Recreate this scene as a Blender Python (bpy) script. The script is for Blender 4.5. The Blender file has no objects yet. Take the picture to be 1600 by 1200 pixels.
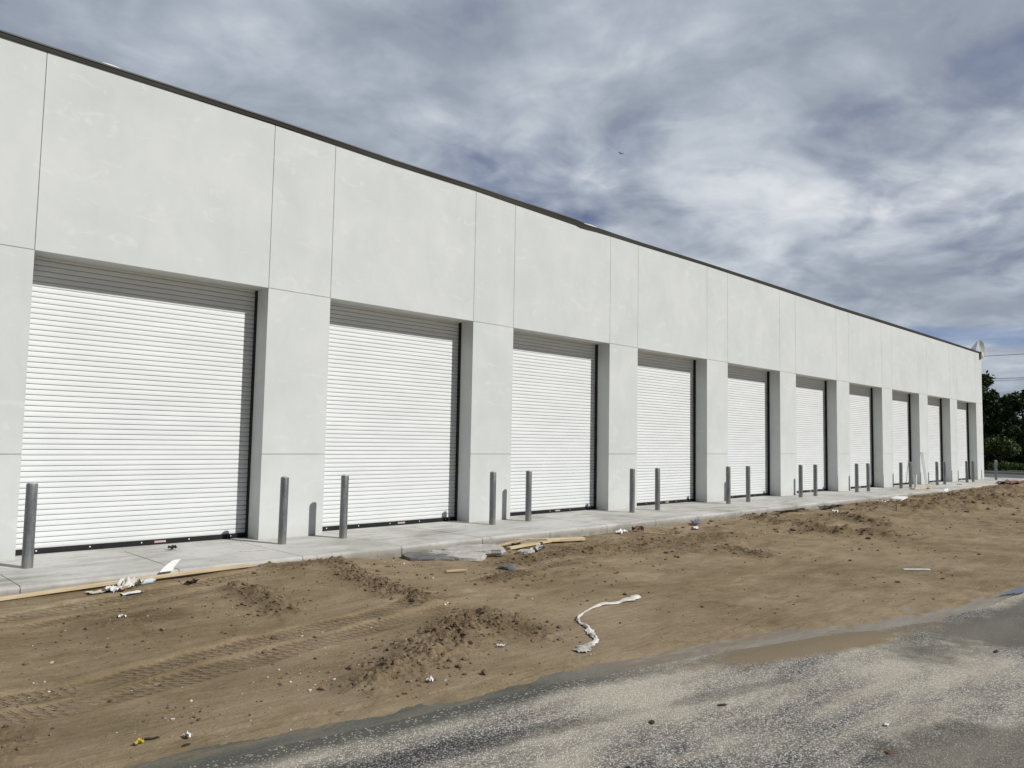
import bpy, bmesh, math, random
import numpy as np
from mathutils import Matrix, Vector

# ------------------------------------------------------------------ camera, sky, sun, exposure
scene = bpy.context.scene
COL = scene.collection
R = math.radians

F_PX, CAM_D, CAM_H = 1202.25, 10.514, 1.508
PAN, PITCH, ROLL = 0.78115, 0.07219, 0.01809
fw = Vector((math.sin(PAN)*math.cos(PITCH), math.cos(PAN)*math.cos(PITCH), math.sin(PITCH)))
rt = Vector((math.cos(PAN), -math.sin(PAN), 0))
up = rt.cross(fw)
r2 = rt*math.cos(ROLL) + up*math.sin(ROLL)
u2 = up*math.cos(ROLL) - rt*math.sin(ROLL)
cam_data = bpy.data.cameras.new('camera')
cam_data.sensor_fit = 'HORIZONTAL'
cam_data.sensor_width = 36
cam_data.lens = F_PX/1600*36
cam_data.clip_start = 0.05
cam_data.clip_end = 3000
cam = bpy.data.objects.new('camera', cam_data)
COL.objects.link(cam)
cam.matrix_world = Matrix(((r2.x, u2.x, -fw.x, 0), (r2.y, u2.y, -fw.y, -CAM_D),
                           (r2.z, u2.z, -fw.z, CAM_H), (0, 0, 0, 1)))
scene.camera = cam

SUN_TRAVEL = Vector((-0.40, 1.0, -0.88)).normalized()
sun_data = bpy.data.lights.new('sun', 'SUN')
sun_data.energy = 3.9
sun_data.angle = R(0.5)
sun_data.color = (1.0, 0.978, 0.945)
sun = bpy.data.objects.new('sun', sun_data)
COL.objects.link(sun)
sun.location = (20, -40, 40)
sun.rotation_euler = SUN_TRAVEL.to_track_quat('-Z', 'Y').to_euler()

scene.view_settings.view_transform = 'Standard'
scene.view_settings.look = 'None'
scene.view_settings.exposure = 0.0
scene.view_settings.gamma = 1.0
scene.view_settings.use_curve_mapping = False

SKY_STRENGTH = 0.10
world = bpy.data.worlds.new('World')
scene.world = world
world.use_nodes = True
wt = world.node_tree
wt.nodes.clear()


class NT:
    """small helper to write node trees"""
    def __init__(self, tree):
        self.t = tree

    def n(self, typ, **kw):
        nd = self.t.nodes.new(typ)
        ins = kw.pop('ins', {})
        for k, v in kw.items():
            setattr(nd, k, v)
        for k, v in ins.items():
            self.set(nd.inputs[k], v)
        return nd

    def set(self, sock, v):
        if isinstance(v, bpy.types.NodeSocket):
            self.t.links.new(v, sock)
        else:
            sock.default_value = v

    def math(self, op, a, b=None, c=None, clamp=False):
        nd = self.t.nodes.new('ShaderNodeMath')
        nd.operation = op
        nd.use_clamp = clamp
        self.set(nd.inputs[0], a)
        if b is not None:
            self.set(nd.inputs[1], b)
        if c is not None:
            self.set(nd.inputs[2], c)
        return nd.outputs[0]

    def noise(self, vec, scale, detail=4, rough=0.5, dist=0.0):
        nd = self.n('ShaderNodeTexNoise', ins={'Vector': vec, 'Scale': scale, 'Detail': detail,
                                               'Roughness': rough, 'Distortion': dist})
        return nd.outputs['Fac']

    def ramp(self, fac, stops, interp='LINEAR'):
        nd = self.t.nodes.new('ShaderNodeValToRGB')
        cr = nd.color_ramp
        cr.interpolation = interp
        while len(cr.elements) < len(stops):
            cr.elements.new(0.5)
        for e, (p, c) in zip(cr.elements, stops):
            e.position = p
            e.color = (c, c, c, 1) if isinstance(c, (int, float)) else (*c, 1)
        self.set(nd.inputs[0], fac)
        return nd.outputs[0]

    def mix(self, fac, a, b, blend='MIX'):
        nd = self.t.nodes.new('ShaderNodeMix')
        nd.data_type = 'RGBA'
        nd.blend_type = blend
        self.set(nd.inputs[0], fac)
        self.set(nd.inputs[6], a if isinstance(a, bpy.types.NodeSocket) else (*a, 1))
        self.set(nd.inputs[7], b if isinstance(b, bpy.types.NodeSocket) else (*b, 1))
        return nd.outputs[2]

    def vmap(self, vec, scale=(1, 1, 1), loc=(0, 0, 0), rot=(0, 0, 0)):
        nd = self.n('ShaderNodeMapping', ins={'Vector': vec, 'Scale': scale, 'Location': loc, 'Rotation': rot})
        return nd.outputs[0]


w = NT(wt)
sky = w.n('ShaderNodeTexSky', sky_type='NISHITA', sun_disc=False)
to_sun = -SUN_TRAVEL
sky.sun_elevation = math.asin(to_sun.z)
sky.sun_rotation = math.atan2(to_sun.x, to_sun.y)
sky.air_density = 1.0
sky.dust_density = 0.6
sky.ozone_density = 2.0
tc = w.n('ShaderNodeTexCoord').outputs['Generated']
sep = w.n('ShaderNodeSeparateXYZ', ins={0: tc})
den = w.math('ADD', w.math('MAXIMUM', sep.outputs[2], 0.0), 0.20)
cx = w.math('DIVIDE', sep.outputs[0], den)
cy = w.math('DIVIDE', sep.outputs[1], den)
cv = w.n('ShaderNodeCombineXYZ', ins={0: cx, 1: cy, 2: 0.0}).outputs[0]
cv = w.vmap(cv, loc=(3.1, 1.7, 0.4))
big = w.noise(cv, 0.95, 4, 0.5, 0.5)
mid = w.noise(w.vmap(cv, loc=(5, 2, 1)), 2.3, 8, 0.52, 0.45)
fine = w.noise(w.vmap(cv, loc=(1, 7, 3)), 6.0, 6, 0.55, 0.5)
shade = w.math('ADD', w.math('MULTIPLY', w.noise(w.vmap(cv, loc=(8.3, 4.1, 2)), 1.7, 8, 0.54, 0.7), 0.52),
               w.math('ADD', w.math('MULTIPLY', mid, 0.26), w.math('MULTIPLY', fine, 0.22)))
cloud_col = w.ramp(shade, [(0.37, (0.25, 0.29, 0.37)), (0.445, (0.315, 0.36, 0.43)),
                           (0.515, (0.42, 0.47, 0.54)), (0.575, (0.555, 0.60, 0.66)), (0.65, (0.74, 0.765, 0.80))])
dens = w.math('ADD', w.math('MULTIPLY', big, 0.50),
              w.math('ADD', w.math('MULTIPLY', mid, 0.34), w.math('MULTIPLY', fine, 0.16)))
gap_col = w.ramp(sep.outputs[2], [(0.08, (0.10, 0.19, 0.42)), (0.22, (0.135, 0.17, 0.295))])
cloud_col = w.mix(w.ramp(dens, [(0.335, 0.0), (0.385, 0.55), (0.45, 1.0)]), gap_col, cloud_col)
# a long blue opening low over the horizon
low = w.math('ADD', sep.outputs[2], w.math('MULTIPLY', w.math('SUBTRACT', w.noise(w.vmap(tc, scale=(3, 3, 14)), 1.4, 5, 0.55, 0.2), 0.5), 0.06))
slot = w.ramp(low, [(0.112, 0.0), (0.120, 0.62), (0.128, 0.55), (0.138, 0.0)])
cloud_col = w.mix(slot, cloud_col, (0.12, 0.215, 0.44))
cover = w.math('ADD', 1.0, 0.0)
k = 1.0/SKY_STRENGTH
cl10 = w.mix(1.0, cloud_col, (k, k, k), 'MULTIPLY')
skc = w.mix(1.0, sky.outputs[0], (0.21, 0.23, 0.27), 'MULTIPLY')
# the cloud bank lies over the north-east; round the sun, behind the viewer, the sky is clear
front = w.math('ADD', sep.outputs[1], w.math('MULTIPLY', sep.outputs[0], 0.6))
bank = w.ramp(w.math('ADD', front, w.math('MULTIPLY', w.math('SUBTRACT', mid, 0.5), 0.5)), [(0.0, 0.0), (0.40, 1.0)])
cover = w.math('MULTIPLY', cover, bank)
skymix = w.mix(cover, skc, cl10)
bg = w.n('ShaderNodeBackground', ins={'Color': skymix, 'Strength': SKY_STRENGTH})
wo = w.n('ShaderNodeOutputWorld')
wt.links.new(bg.outputs[0], wo.inputs[0])

random.seed(7)
rng = np.random.default_rng(11)


# ------------------------------------------------------------------ helpers
def tag(o, label=None, cat=None, group=None, kind=None):
    if label: o['label'] = label
    if cat: o['category'] = cat
    if group: o['group'] = group
    if kind: o['kind'] = kind
    return o


def empty(name, loc=(0, 0, 0), rz=0.0):
    o = bpy.data.objects.new(name, None)
    o.empty_display_size = 0.3
    COL.objects.link(o)
    o.location = loc
    o.rotation_euler = (0, 0, rz)
    return o


class MB:
    """collects faces, links them as one mesh object"""
    def __init__(self):
        self.v, self.f, self.m, self.s = [], [], [], []

    def add(self, vs, fs, mi=0, smooth=False):
        b = len(self.v)
        self.v += [tuple(p) for p in vs]
        for f in fs:
            self.f.append([i+b for i in f])
            self.m.append(mi)
            self.s.append(smooth)

    def box(self, a, b, mi=0, skip=()):
        (x0, y0, z0), (x1, y1, z1) = a, b
        vs = [(x0, y0, z0), (x1, y0, z0), (x1, y1, z0), (x0, y1, z0),
              (x0, y0, z1), (x1, y0, z1), (x1, y1, z1), (x0, y1, z1)]
        fs = {'bottom': (0, 3, 2, 1), 'top': (4, 5, 6, 7), 'front': (0, 1, 5, 4),
              'right': (1, 2, 6, 5), 'back': (2, 3, 7, 6), 'left': (3, 0, 4, 7)}
        self.add(vs, [f for k_, f in fs.items() if k_ not in skip], mi)

    def tube(self, pts, rad, n=10, mi=0, smooth=True, caps=True):
        pts = [Vector(p) for p in pts]
        if isinstance(rad, (int, float)):
            rad = [rad]*len(pts)
        vs, fs = [], []
        for i, p in enumerate(pts):
            d = (pts[min(i+1, len(pts)-1)] - pts[max(i-1, 0)]).normalized()
            a = d.cross(Vector((0, 0, 1)) if abs(d.z) < 0.9 else Vector((1, 0, 0))).normalized()
            b = d.cross(a)
            for k_ in range(n):
                t = 2*math.pi*k_/n
                vs.append(p + (a*math.cos(t) + b*math.sin(t))*rad[i])
        for i in range(len(pts)-1):
            for k_ in range(n):
                k2 = (k_+1) % n
                fs.append((i*n+k_, i*n+k2, (i+1)*n+k2, (i+1)*n+k_))
        self.add(vs, fs, mi, smooth)
        if caps:
            b = len(self.v) - len(vs)
            self.f.append([b+k_ for k_ in range(n)][::-1]); self.m.append(mi); self.s.append(False)
            e = b+(len(pts)-1)*n
            self.f.append([e+k_ for k_ in range(n)]); self.m.append(mi); self.s.append(False)

    def grid(self, P, mi=0, smooth=True):
        """P: rows of points"""
        nr, nc = len(P), len(P[0])
        vs = [p for row in P for p in row]
        fs = [(i*nc+j, i*nc+j+1, (i+1)*nc+j+1, (i+1)*nc+j) for i in range(nr-1) for j in range(nc-1)]
        self.add(vs, fs, mi, smooth)

    def build(self, name, mats, parent=None, loc=None):
        me = bpy.data.meshes.new(name)
        me.from_pydata(self.v, [], self.f)
        mats = mats if isinstance(mats, (list, tuple)) else [mats]
        for m in mats:
            me.materials.append(m)
        me.polygons.foreach_set('material_index', self.m)
        me.polygons.foreach_set('use_smooth', self.s)
        me.update()
        o = bpy.data.objects.new(name, me)
        COL.objects.link(o)
        if parent: o.parent = parent
        if loc: o.location = loc
        return o


def np_mesh(name, V, Fq, mats, mi=None, smooth=False, parent=None):
    """numpy mesh, faces all of one size"""
    me = bpy.data.meshes.new(name)
    nf, k_ = Fq.shape
    me.vertices.add(len(V))
    me.vertices.foreach_set('co', np.asarray(V, dtype=np.float32).ravel())
    me.loops.add(nf*k_)
    me.loops.foreach_set('vertex_index', Fq.astype(np.int32).ravel())
    me.polygons.add(nf)
    me.polygons.foreach_set('loop_start', np.arange(0, nf*k_, k_, dtype=np.int32))
    me.polygons.foreach_set('loop_total', np.full(nf, k_, dtype=np.int32))
    for m in (mats if isinstance(mats, (list, tuple)) else [mats]):
        me.materials.append(m)
    if mi is not None:
        me.polygons.foreach_set('material_index', mi.astype(np.int32))
    me.polygons.foreach_set('use_smooth', np.full(nf, smooth, dtype=bool))
    me.update(calc_edges=True)
    me.validate()
    o = bpy.data.objects.new(name, me)
    COL.objects.link(o)
    if parent: o.parent = parent
    return o


_perm = np.random.default_rng(3).permutation(256)
_perm = np.concatenate([_perm, _perm])
_ang = np.random.default_rng(5).uniform(0, 2*np.pi, 256)
_gx, _gy = np.cos(_ang), np.sin(_ang)


def perlin(x, y):
    xi = np.floor(x).astype(int); yi = np.floor(y).astype(int)
    xf = x-xi; yf = y-yi
    u = xf**3*(xf*(xf*6-15)+10); v = yf**3*(yf*(yf*6-15)+10)

    def g(ix, iy, dx, dy):
        h = _perm[(_perm[ix & 255] + iy) & 255]
        return _gx[h]*dx + _gy[h]*dy
    a = g(xi, yi, xf, yf); b = g(xi+1, yi, xf-1, yf)
    c = g(xi, yi+1, xf, yf-1); d = g(xi+1, yi+1, xf-1, yf-1)
    return (a+(b-a)*u) + ((c+(d-c)*u)-(a+(b-a)*u))*v


def fbm(x, y, scale, oct_=4, gain=0.5):
    s = np.zeros_like(x); a = 1.0; f = 1.0/scale
    for i in range(oct_):
        s += a*perlin(x*f+17.3*i, y*f-9.1*i)
        a *= gain; f *= 2.03
    return s


def new_mat(name, rough=0.8, metal=0.0, spec=0.3):
    m = bpy.data.materials.new(name)
    m.use_nodes = True
    t = NT(m.node_tree)
    b = m.node_tree.nodes['Principled BSDF']
    b.inputs['Roughness'].default_value = rough
    b.inputs['Metallic'].default_value = metal
    b.inputs['Specular IOR Level'].default_value = spec
    return m, t, b


def obj_co(t):
    return t.n('ShaderNodeTexCoord').outputs['Object']


def bump(t, b, h, dist, strength=1.0):
    nd = t.n('ShaderNodeBump', ins={'Height': h, 'Distance': dist, 'Strength': strength})
    t.t.links.new(nd.outputs[0], b.inputs['Normal'])


def mat_simple(name, c1, c2, scale=6, rough=0.8, metal=0.0, spec=0.3, bmp=0.0, bscale=60, stretch=(1, 1, 1)):
    m, t, b = new_mat(name, rough, metal, spec)
    co = t.vmap(obj_co(t), scale=stretch)
    n = t.noise(co, scale, 5, 0.6)
    t.set(b.inputs['Base Color'], t.mix(t.ramp(n, [(0.35, 0.0), (0.65, 1.0)]), c1, c2))
    if bmp:
        bump(t, b, t.noise(co, bscale, 3, 0.6), bmp)
    return m


# ------------------------------------------------------------------ materials
def mat_wall():
    m, t, b = new_mat('white_stucco', 0.85, 0, 0.25)
    co = obj_co(t)
    a = t.noise(co, 0.55, 6, 0.6, 0.4)
    c = t.noise(t.vmap(co, scale=(1, 1, 0.6)), 2.2, 6, 0.65, 0.5)
    mixv = t.math('ADD', t.math('MULTIPLY', a, 0.6), t.math('MULTIPLY', c, 0.4))
    col = t.ramp(mixv, [(0.36, (0.56, 0.583, 0.568)), (0.5, (0.600, 0.622, 0.605)), (0.64, (0.645, 0.664, 0.650))])
    strokes = t.ramp(t.noise(t.vmap(co, scale=(0.8, 1, 1.6), rot=(0, 0.5, 0)), 3.2, 4, 0.6, 1.2), [(0.60, 0.0), (0.66, 0.5)])
    col = t.mix(strokes, col, (0.685, 0.695, 0.68))
    # dust splashed on the foot of the wall
    z = t.n('ShaderNodeSeparateXYZ', ins={0: co}).outputs[2]
    splash = t.math('MULTIPLY', t.ramp(z, [(0.0, 0.5), (0.22, 0.0)]), t.noise(co, 7, 5, 0.7))
    col = t.mix(splash, col, (0.42, 0.37, 0.30))
    t.set(b.inputs['Base Color'], col)
    bump(t, b, t.noise(co, 130, 3, 0.6), 0.0012)
    return m


def mat_concrete():
    m, t, b = new_mat('broom_concrete', 0.9, 0, 0.2)
    co = obj_co(t)
    n1 = t.noise(co, 0.6, 6, 0.62, 0.6)
    n2 = t.noise(t.vmap(co, scale=(0.5, 2.2, 1)), 2.6, 6, 0.65, 0.3)
    v = t.math('ADD', t.math('MULTIPLY', n1, 0.55), t.math('MULTIPLY', n2, 0.45))
    col = t.ramp(v, [(0.34, (0.26, 0.25, 0.215)), (0.45, (0.41, 0.40, 0.365)), (0.58, (0.55, 0.54, 0.51))])
    sp = t.noise(co, 9, 4, 0.7)
    col = t.mix(t.ramp(sp, [(0.57, 0.0), (0.70, 0.6)]), col, (0.30, 0.25, 0.19))
    # mud rubbed along the lower edge face of the slab
    z = t.n('ShaderNodeSeparateXYZ', ins={0: co}).outputs[2]
    mud = t.math('MULTIPLY', t.ramp(t.math('ADD', z, 0.2), [(0.10, 1.0), (0.188, 0.0)]), t.ramp(t.noise(co, 3.5, 5, 0.7), [(0.30, 0.45), (0.65, 0.95)]))
    col = t.mix(mud, col, (0.215, 0.195, 0.155))
    t.set(b.inputs['Base Color'], col)
    bump(t, b, t.noise(t.vmap(co, scale=(1, 0.25, 1)), 150, 2, 0.6), 0.0015)
    return m


def mat_dirt():
    m, t, b = new_mat('sandy_dirt', 0.95, 0, 0.12)
    co = obj_co(t)
    n1 = t.noise(co, 0.42, 6, 0.6, 0.6)
    n2 = t.noise(t.vmap(co, rot=(0, 0, 0.2), scale=(0.7, 1.6, 1)), 2.4, 7, 0.65, 0.4)
    n3 = t.noise(co, 26, 5, 0.7)
    v = t.math('ADD', t.math('MULTIPLY', n1, 0.42), t.math('ADD', t.math('MULTIPLY', n2, 0.38), t.math('MULTIPLY', n3, 0.20)))
    col = t.ramp(v, [(0.36, (0.130, 0.096, 0.054)), (0.44, (0.212, 0.162, 0.092)),
                     (0.54, (0.302, 0.230, 0.146)), (0.66, (0.380, 0.302, 0.204))])
    # freshly turned soil is damp and darker
    turned = t.n('ShaderNodeAttribute', attribute_name='turned').outputs['Fac']
    turned = t.math('MULTIPLY', turned, t.ramp(t.math('ADD', t.math('MULTIPLY', n3, 0.5), t.math('MULTIPLY', t.noise(co, 7, 5, 0.65), 0.5)), [(0.40, 0.15), (0.58, 0.9)]))
    col = t.mix(turned, col, (0.125, 0.088, 0.048))
    # pale dry sand and little specks of shell and grit
    dry = t.ramp(t.noise(t.vmap(co, loc=(4, 3, 0), scale=(0.8, 1.5, 1)), 1.1, 6, 0.7, 0.8), [(0.57, 0.0), (0.70, 0.55)])
    col = t.mix(dry, col, (0.43, 0.355, 0.24))
    vo = t.n('ShaderNodeTexVoronoi', ins={'Vector': co, 'Scale': 38.0})
    rnd = t.n('ShaderNodeSeparateColor', ins={0: vo.outputs['Color']}).outputs[0]
    speck = t.math('MULTIPLY', t.math('LESS_THAN', vo.outputs['Distance'], 0.22), t.math('GREATER_THAN', rnd, 0.945))
    col = t.mix(t.math('MULTIPLY', speck, 0.75), col, t.mix(t.math('GREATER_THAN', rnd, 0.978), (0.09, 0.065, 0.045), (0.52, 0.47, 0.39)))
    drag = t.noise(t.vmap(co, rot=(0, 0, R(9)), scale=(0.9, 9.0, 1)), 2.2, 5, 0.65, 0.5)
    col = t.mix(t.ramp(drag, [(0.56, 0.0), (0.68, 0.45)]), col, (0.17, 0.125, 0.072))
    t.set(b.inputs['Base Color'], col)
    h = t.math('ADD', t.math('MULTIPLY', t.noise(co, 45, 5, 0.7), 0.7), t.math('MULTIPLY', t.noise(co, 170, 3, 0.7), 0.3))
    # pressed tyre lugs: slanted bars in three rows, worn away in places
    at_ = lambda nm: t.n('ShaderNodeAttribute', attribute_name=nm).outputs['Fac']
    ts, td, tm = at_('tread_s'), at_('tread_d'), at_('tread_mask')
    wb = t.math('MULTIPLY', t.math('SUBTRACT', t.noise(co, 22, 3, 0.6), 0.5), 0.35)
    row = t.math('FLOOR', t.math('ADD', t.math('MULTIPLY', td, 1.5), 0.5))
    ph = t.math('ADD', t.math('MULTIPLY', ts, 14.5), t.math('ADD', t.math('MULTIPLY', td, 1.1), t.math('ADD', t.math('MULTIPLY', row, 0.5), wb)))
    fr = t.math('ABSOLUTE', t.math('SUBTRACT', t.math('FRACT', ph), 0.5))
    slit = t.ramp(fr, [(0.08, 0.0), (0.22, 1.0)])
    rowf = t.math('ABSOLUTE', t.math('SUBTRACT', t.math('FRACT', t.math('ADD', t.math('MULTIPLY', td, 1.5), 0.5)), 0.5))
    lug = t.math('MULTIPLY', t.math('MULTIPLY', t.math('SUBTRACT', 1.0, slit), t.ramp(rowf, [(0.36, 1.0), (0.46, 0.0)])), tm)
    h = t.math('SUBTRACT', t.math('ADD', h, t.math('MULTIPLY', drag, 1.1)), t.math('MULTIPLY', lug, 2.2))
    bump(t, b, h, 0.014)
    return m


def mat_asphalt():
    m, t, b = new_mat('worn_asphalt', 0.9, 0, 0.2)
    co = obj_co(t)
    vo = t.n('ShaderNodeTexVoronoi', ins={'Vector': co, 'Scale': 95.0, 'Randomness': 1.0})
    rnd = t.n('ShaderNodeSeparateColor', ins={0: vo.outputs['Color']}).outputs[0]
    stone = t.ramp(rnd, [(0.0, (0.05, 0.048, 0.048)), (0.35, (0.15, 0.142, 0.140)), (0.58, (0.34, 0.325, 0.30)), (1.0, (0.80, 0.77, 0.68))])
    edge = t.ramp(vo.outputs['Distance'], [(0.35, 0.0), (0.70, 0.85)])
    stone = t.mix(edge, stone, (0.045, 0.043, 0.042))
    # dusty drifts of sand in long streaks, and stained patches left by standing water
    st = t.vmap(co, rot=(0, 0, R(-14)), scale=(0.42, 1.25, 1))
    d1 = t.noise(t.vmap(st, loc=(2.3, 0.6, 0)), 1.0, 5, 0.6, 0.5)
    d2 = t.noise(t.vmap(st, loc=(9.0, 4.0, 0)), 4.2, 5, 0.6, 0.3)
    grit = t.noise(co, 75, 3, 0.75)
    dust = t.math('ADD', t.math('MULTIPLY', d1, 0.68), t.math('ADD', t.math('MULTIPLY', d2, 0.2), t.math('MULTIPLY', grit, 0.12)))
    col = t.mix(t.ramp(dust, [(0.43, 0.0), (0.57, 0.42)]), stone, (0.80, 0.72, 0.55))
    pink = t.ramp(t.noise(t.vmap(st, loc=(6, 1, 2)), 2.2, 4, 0.6), [(0.52, 0.0), (0.66, 0.16)])
    col = t.mix(pink, col, (0.24, 0.17, 0.16))
    # dark stains: (x, y, radius x, radius y, strength)
    pos = t.n('ShaderNodeSeparateXYZ', ins={0: co})
    wob = t.noise(co, 1.1, 5, 0.6)
    wob2 = t.noise(co, 5.0, 4, 0.7)

    def blot(cx_, cy_, rx, ry, rot, amt):
        dx = t.math('SUBTRACT', pos.outputs[0], cx_); dy = t.math('SUBTRACT', pos.outputs[1], cy_)
        c_, s_ = math.cos(rot), math.sin(rot)
        ux = t.math('DIVIDE', t.math('ADD', t.math('MULTIPLY', dx, c_), t.math('MULTIPLY', dy, s_)), rx)
        uy = t.math('DIVIDE', t.math('SUBTRACT', t.math('MULTIPLY', dy, c_), t.math('MULTIPLY', dx, s_)), ry)
        d = t.math('SQRT', t.math('ADD', t.math('MULTIPLY', ux, ux), t.math('MULTIPLY', uy, uy)))
        d = t.math('ADD', d, t.math('ADD', t.math('MULTIPLY', t.math('SUBTRACT', wob, 0.5), 1.5), t.math('MULTIPLY', t.math('SUBTRACT', wob2, 0.5), 0.7)))
        return t.math('MULTIPLY', t.ramp(d, [(0.62, 1.0), (1.0, 0.0)]), amt)
    damp = t.mix(1.0, col, (0.40, 0.40, 0.40), 'MULTIPLY')
    col = t.mix(blot(5.0, -9.3, 0.80, 0.55, -0.5, 0.85), col, damp)
    col = t.mix(blot(9.6, -8.75, 3.2, 0.62, -0.17, 0.80), col, (0.115, 0.108, 0.088))
    col = t.mix(blot(14.5, -10.0, 4.5, 1.3, -0.15, 0.75), col, (0.12, 0.115, 0.105))
    damp2 = t.mix(1.0, col, (0.5, 0.5, 0.5), 'MULTIPLY')
    col = t.mix(blot(3.0, -7.25, 1.5, 0.14, -0.25, 0.75), col, damp2)
    col = t.mix(blot(4.9, -7.75, 0.9, 0.10, -0.25, 0.6), col, damp2)
    # brown mud washed over the edge
    col = t.mix(blot(6.6, -7.58, 1.7, 0.30, -0.27, 0.92), col, (0.235, 0.178, 0.108))
    # bare dark binder along the worn edge
    ed = t.n('ShaderNodeAttribute', attribute_name='edge_distance').outputs['Fac']
    ed = t.math('ADD', ed, t.math('ADD', t.math('MULTIPLY', t.math('SUBTRACT', wob, 0.5), 0.25), t.math('MULTIPLY', t.math('SUBTRACT', grit, 0.5), 0.16)))
    leftw = t.ramp(t.math('MULTIPLY', pos.outputs[0], 0.1), [(0.42, 0.92), (0.60, 0.15)])
    bare = t.math('MULTIPLY', t.ramp(ed, [(0.11, 1.0), (0.25, 0.0)]), leftw)
    bare = t.math('MULTIPLY', bare, t.math('SUBTRACT', 1.0, t.math('MULTIPLY', t.math('GREATER_THAN', rnd, 0.90), 0.6)))
    col = t.mix(bare, col, t.mix(grit, (0.045, 0.047, 0.042), (0.11, 0.108, 0.095)))
    t.set(b.inputs['Base Color'], col)
    bump(t, b, t.math('MULTIPLY', t.ramp(vo.outputs['Distance'], [(0.0, 1.0), (0.6, 0.0)]), rnd), 0.006)
    return m


def mat_gutter():
    m, t, b = new_mat('gutter_concrete', 0.85, 0, 0.3)
    co = obj_co(t)
    pos = t.n('ShaderNodeSeparateXYZ', ins={0: co})
    n1 = t.noise(t.vmap(co, scale=(0.5, 2.5, 1)), 2.2, 6, 0.65, 0.4)
    n2 = t.noise(co, 50, 4, 0.7)
    v = t.math('ADD', t.math('MULTIPLY', n1, 0.65), t.math('MULTIPLY', n2, 0.35))
    dark = t.ramp(v, [(0.35, (0.065, 0.066, 0.054)), (0.65, (0.165, 0.162, 0.132))])
    pale = t.ramp(v, [(0.35, (0.19, 0.17, 0.135)), (0.65, (0.33, 0.305, 0.255))])
    sel = t.ramp(t.math('ADD', t.math('MULTIPLY', pos.outputs[0], 0.1), t.math('MULTIPLY', t.noise(co, 1.3, 4, 0.6), 0.25)), [(0.52, 0.0), (0.68, 1.0)])
    gcol = t.mix(sel, dark, pale)
    gcol = t.mix(t.ramp(t.noise(t.vmap(co, scale=(0.6, 2.0, 1), loc=(3, 8, 0)), 2.6, 6, 0.7, 0.5), [(0.50, 0.0), (0.62, 0.8)]), gcol, (0.215, 0.165, 0.105))
    t.set(b.inputs['Base Color'], gcol)
    bump(t, b, n2, 0.006)
    return m


def mat_galv():
    m, t, b = new_mat('galvanised_steel', 0.5, 0.55, 0.5)
    co = obj_co(t)
    rnd_ = t.n('ShaderNodeObjectInfo').outputs['Random']
    sh = t.n('ShaderNodeVectorMath', operation='ADD', ins={0: co, 1: t.n('ShaderNodeCombineXYZ', ins={0: t.math('MULTIPLY', rnd_, 40.0)}).outputs[0]}).outputs[0]
    vo = t.n('ShaderNodeTexVoronoi', ins={'Vector': sh, 'Scale': 42.0})
    sp = t.n('ShaderNodeSeparateColor', ins={0: vo.outputs['Color']}).outputs[0]
    streak = t.noise(t.vmap(sh, scale=(14, 14, 1.6)), 1.5, 5, 0.65)
    v = t.math('ADD', t.math('MULTIPLY', sp, 0.10), t.math('MULTIPLY', streak, 0.90))
    col = t.ramp(v, [(0.30, (0.130, 0.142, 0.144)), (0.5, (0.195, 0.209, 0.210)), (0.72, (0.31, 0.327, 0.327))])
    z = t.n('ShaderNodeSeparateXYZ', ins={0: co}).outputs[2]
    dirt = t.math('MULTIPLY', t.ramp(z, [(0.0, 0.8), (0.16, 0.0)]), t.noise(sh, 12, 4, 0.7))
    col = t.mix(dirt, col, (0.40, 0.35, 0.28))
    t.set(b.inputs['Base Color'], col)
    t.set(b.inputs['Roughness'], t.ramp(v, [(0.3, 0.42), (0.7, 0.62)]))
    return m


def mat_door():
    m, t, b = new_mat('white_slat_paint', 0.5, 0, 0.4)
    co = obj_co(t)
    n = t.noise(t.vmap(co, scale=(0.6, 1, 3)), 1.6, 5, 0.6)
    col = t.ramp(n, [(0.35, (0.725, 0.745, 0.74)), (0.65, (0.785, 0.80, 0.795))])
    z = t.n('ShaderNodeSeparateXYZ', ins={0: co}).outputs[2]
    dirt = t.math('MULTIPLY', t.ramp(z, [(0.02, 0.35), (0.2, 0.0)]), t.noise(co, 6, 5, 0.7))
    t.set(b.inputs['Base Color'], t.mix(dirt, col, (0.5, 0.45, 0.38)))
    return m


def mat_leaf(name, c1, c2, c3):
    m, t, b = new_mat(name, 0.6, 0, 0.25)
    n = t.noise(obj_co(t), 0.9, 4, 0.6)
    g = t.n('ShaderNodeNewGeometry').outputs['Random Per Island']
    v = t.math('ADD', t.math('MULTIPLY', n, 0.6), t.math('MULTIPLY', g, 0.4))
    t.set(b.inputs['Base Color'], t.ramp(v, [(0.3, c1), (0.5, c2), (0.72, c3)]))
    return m


M_wall = mat_wall()
M_conc = mat_concrete()
M_dirt = mat_dirt()
M_asph = mat_asphalt()
M_gut = mat_gutter()
M_galv = mat_galv()
M_door = mat_door()
M_black = mat_simple('black_rubber_metal', (0.008, 0.008, 0.009), (0.018, 0.018, 0.018), 5, 0.6)
M_cap = mat_simple('dark_parapet_wood', (0.022, 0.021, 0.018), (0.050, 0.048, 0.043), 1.5, 0.85, stretch=(0.3, 1, 4))
M_flash = mat_simple('grey_flashing', (0.085, 0.085, 0.08), (0.15, 0.15, 0.145), 1.2, 0.6, stretch=(0.3, 1, 1))
M_roof = mat_simple('grey_roof_membrane', (0.45, 0.45, 0.44), (0.6, 0.6, 0.58), 0.6, 0.8)
M_whitebit = mat_simple('white_membrane', (0.72, 0.72, 0.72), (0.82, 0.82, 0.81), 3, 0.6)
M_bolt = mat_simple('bright_bolt', (0.6, 0.6, 0.6), (0.75, 0.75, 0.75), 9, 0.4, 0.3)
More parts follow.
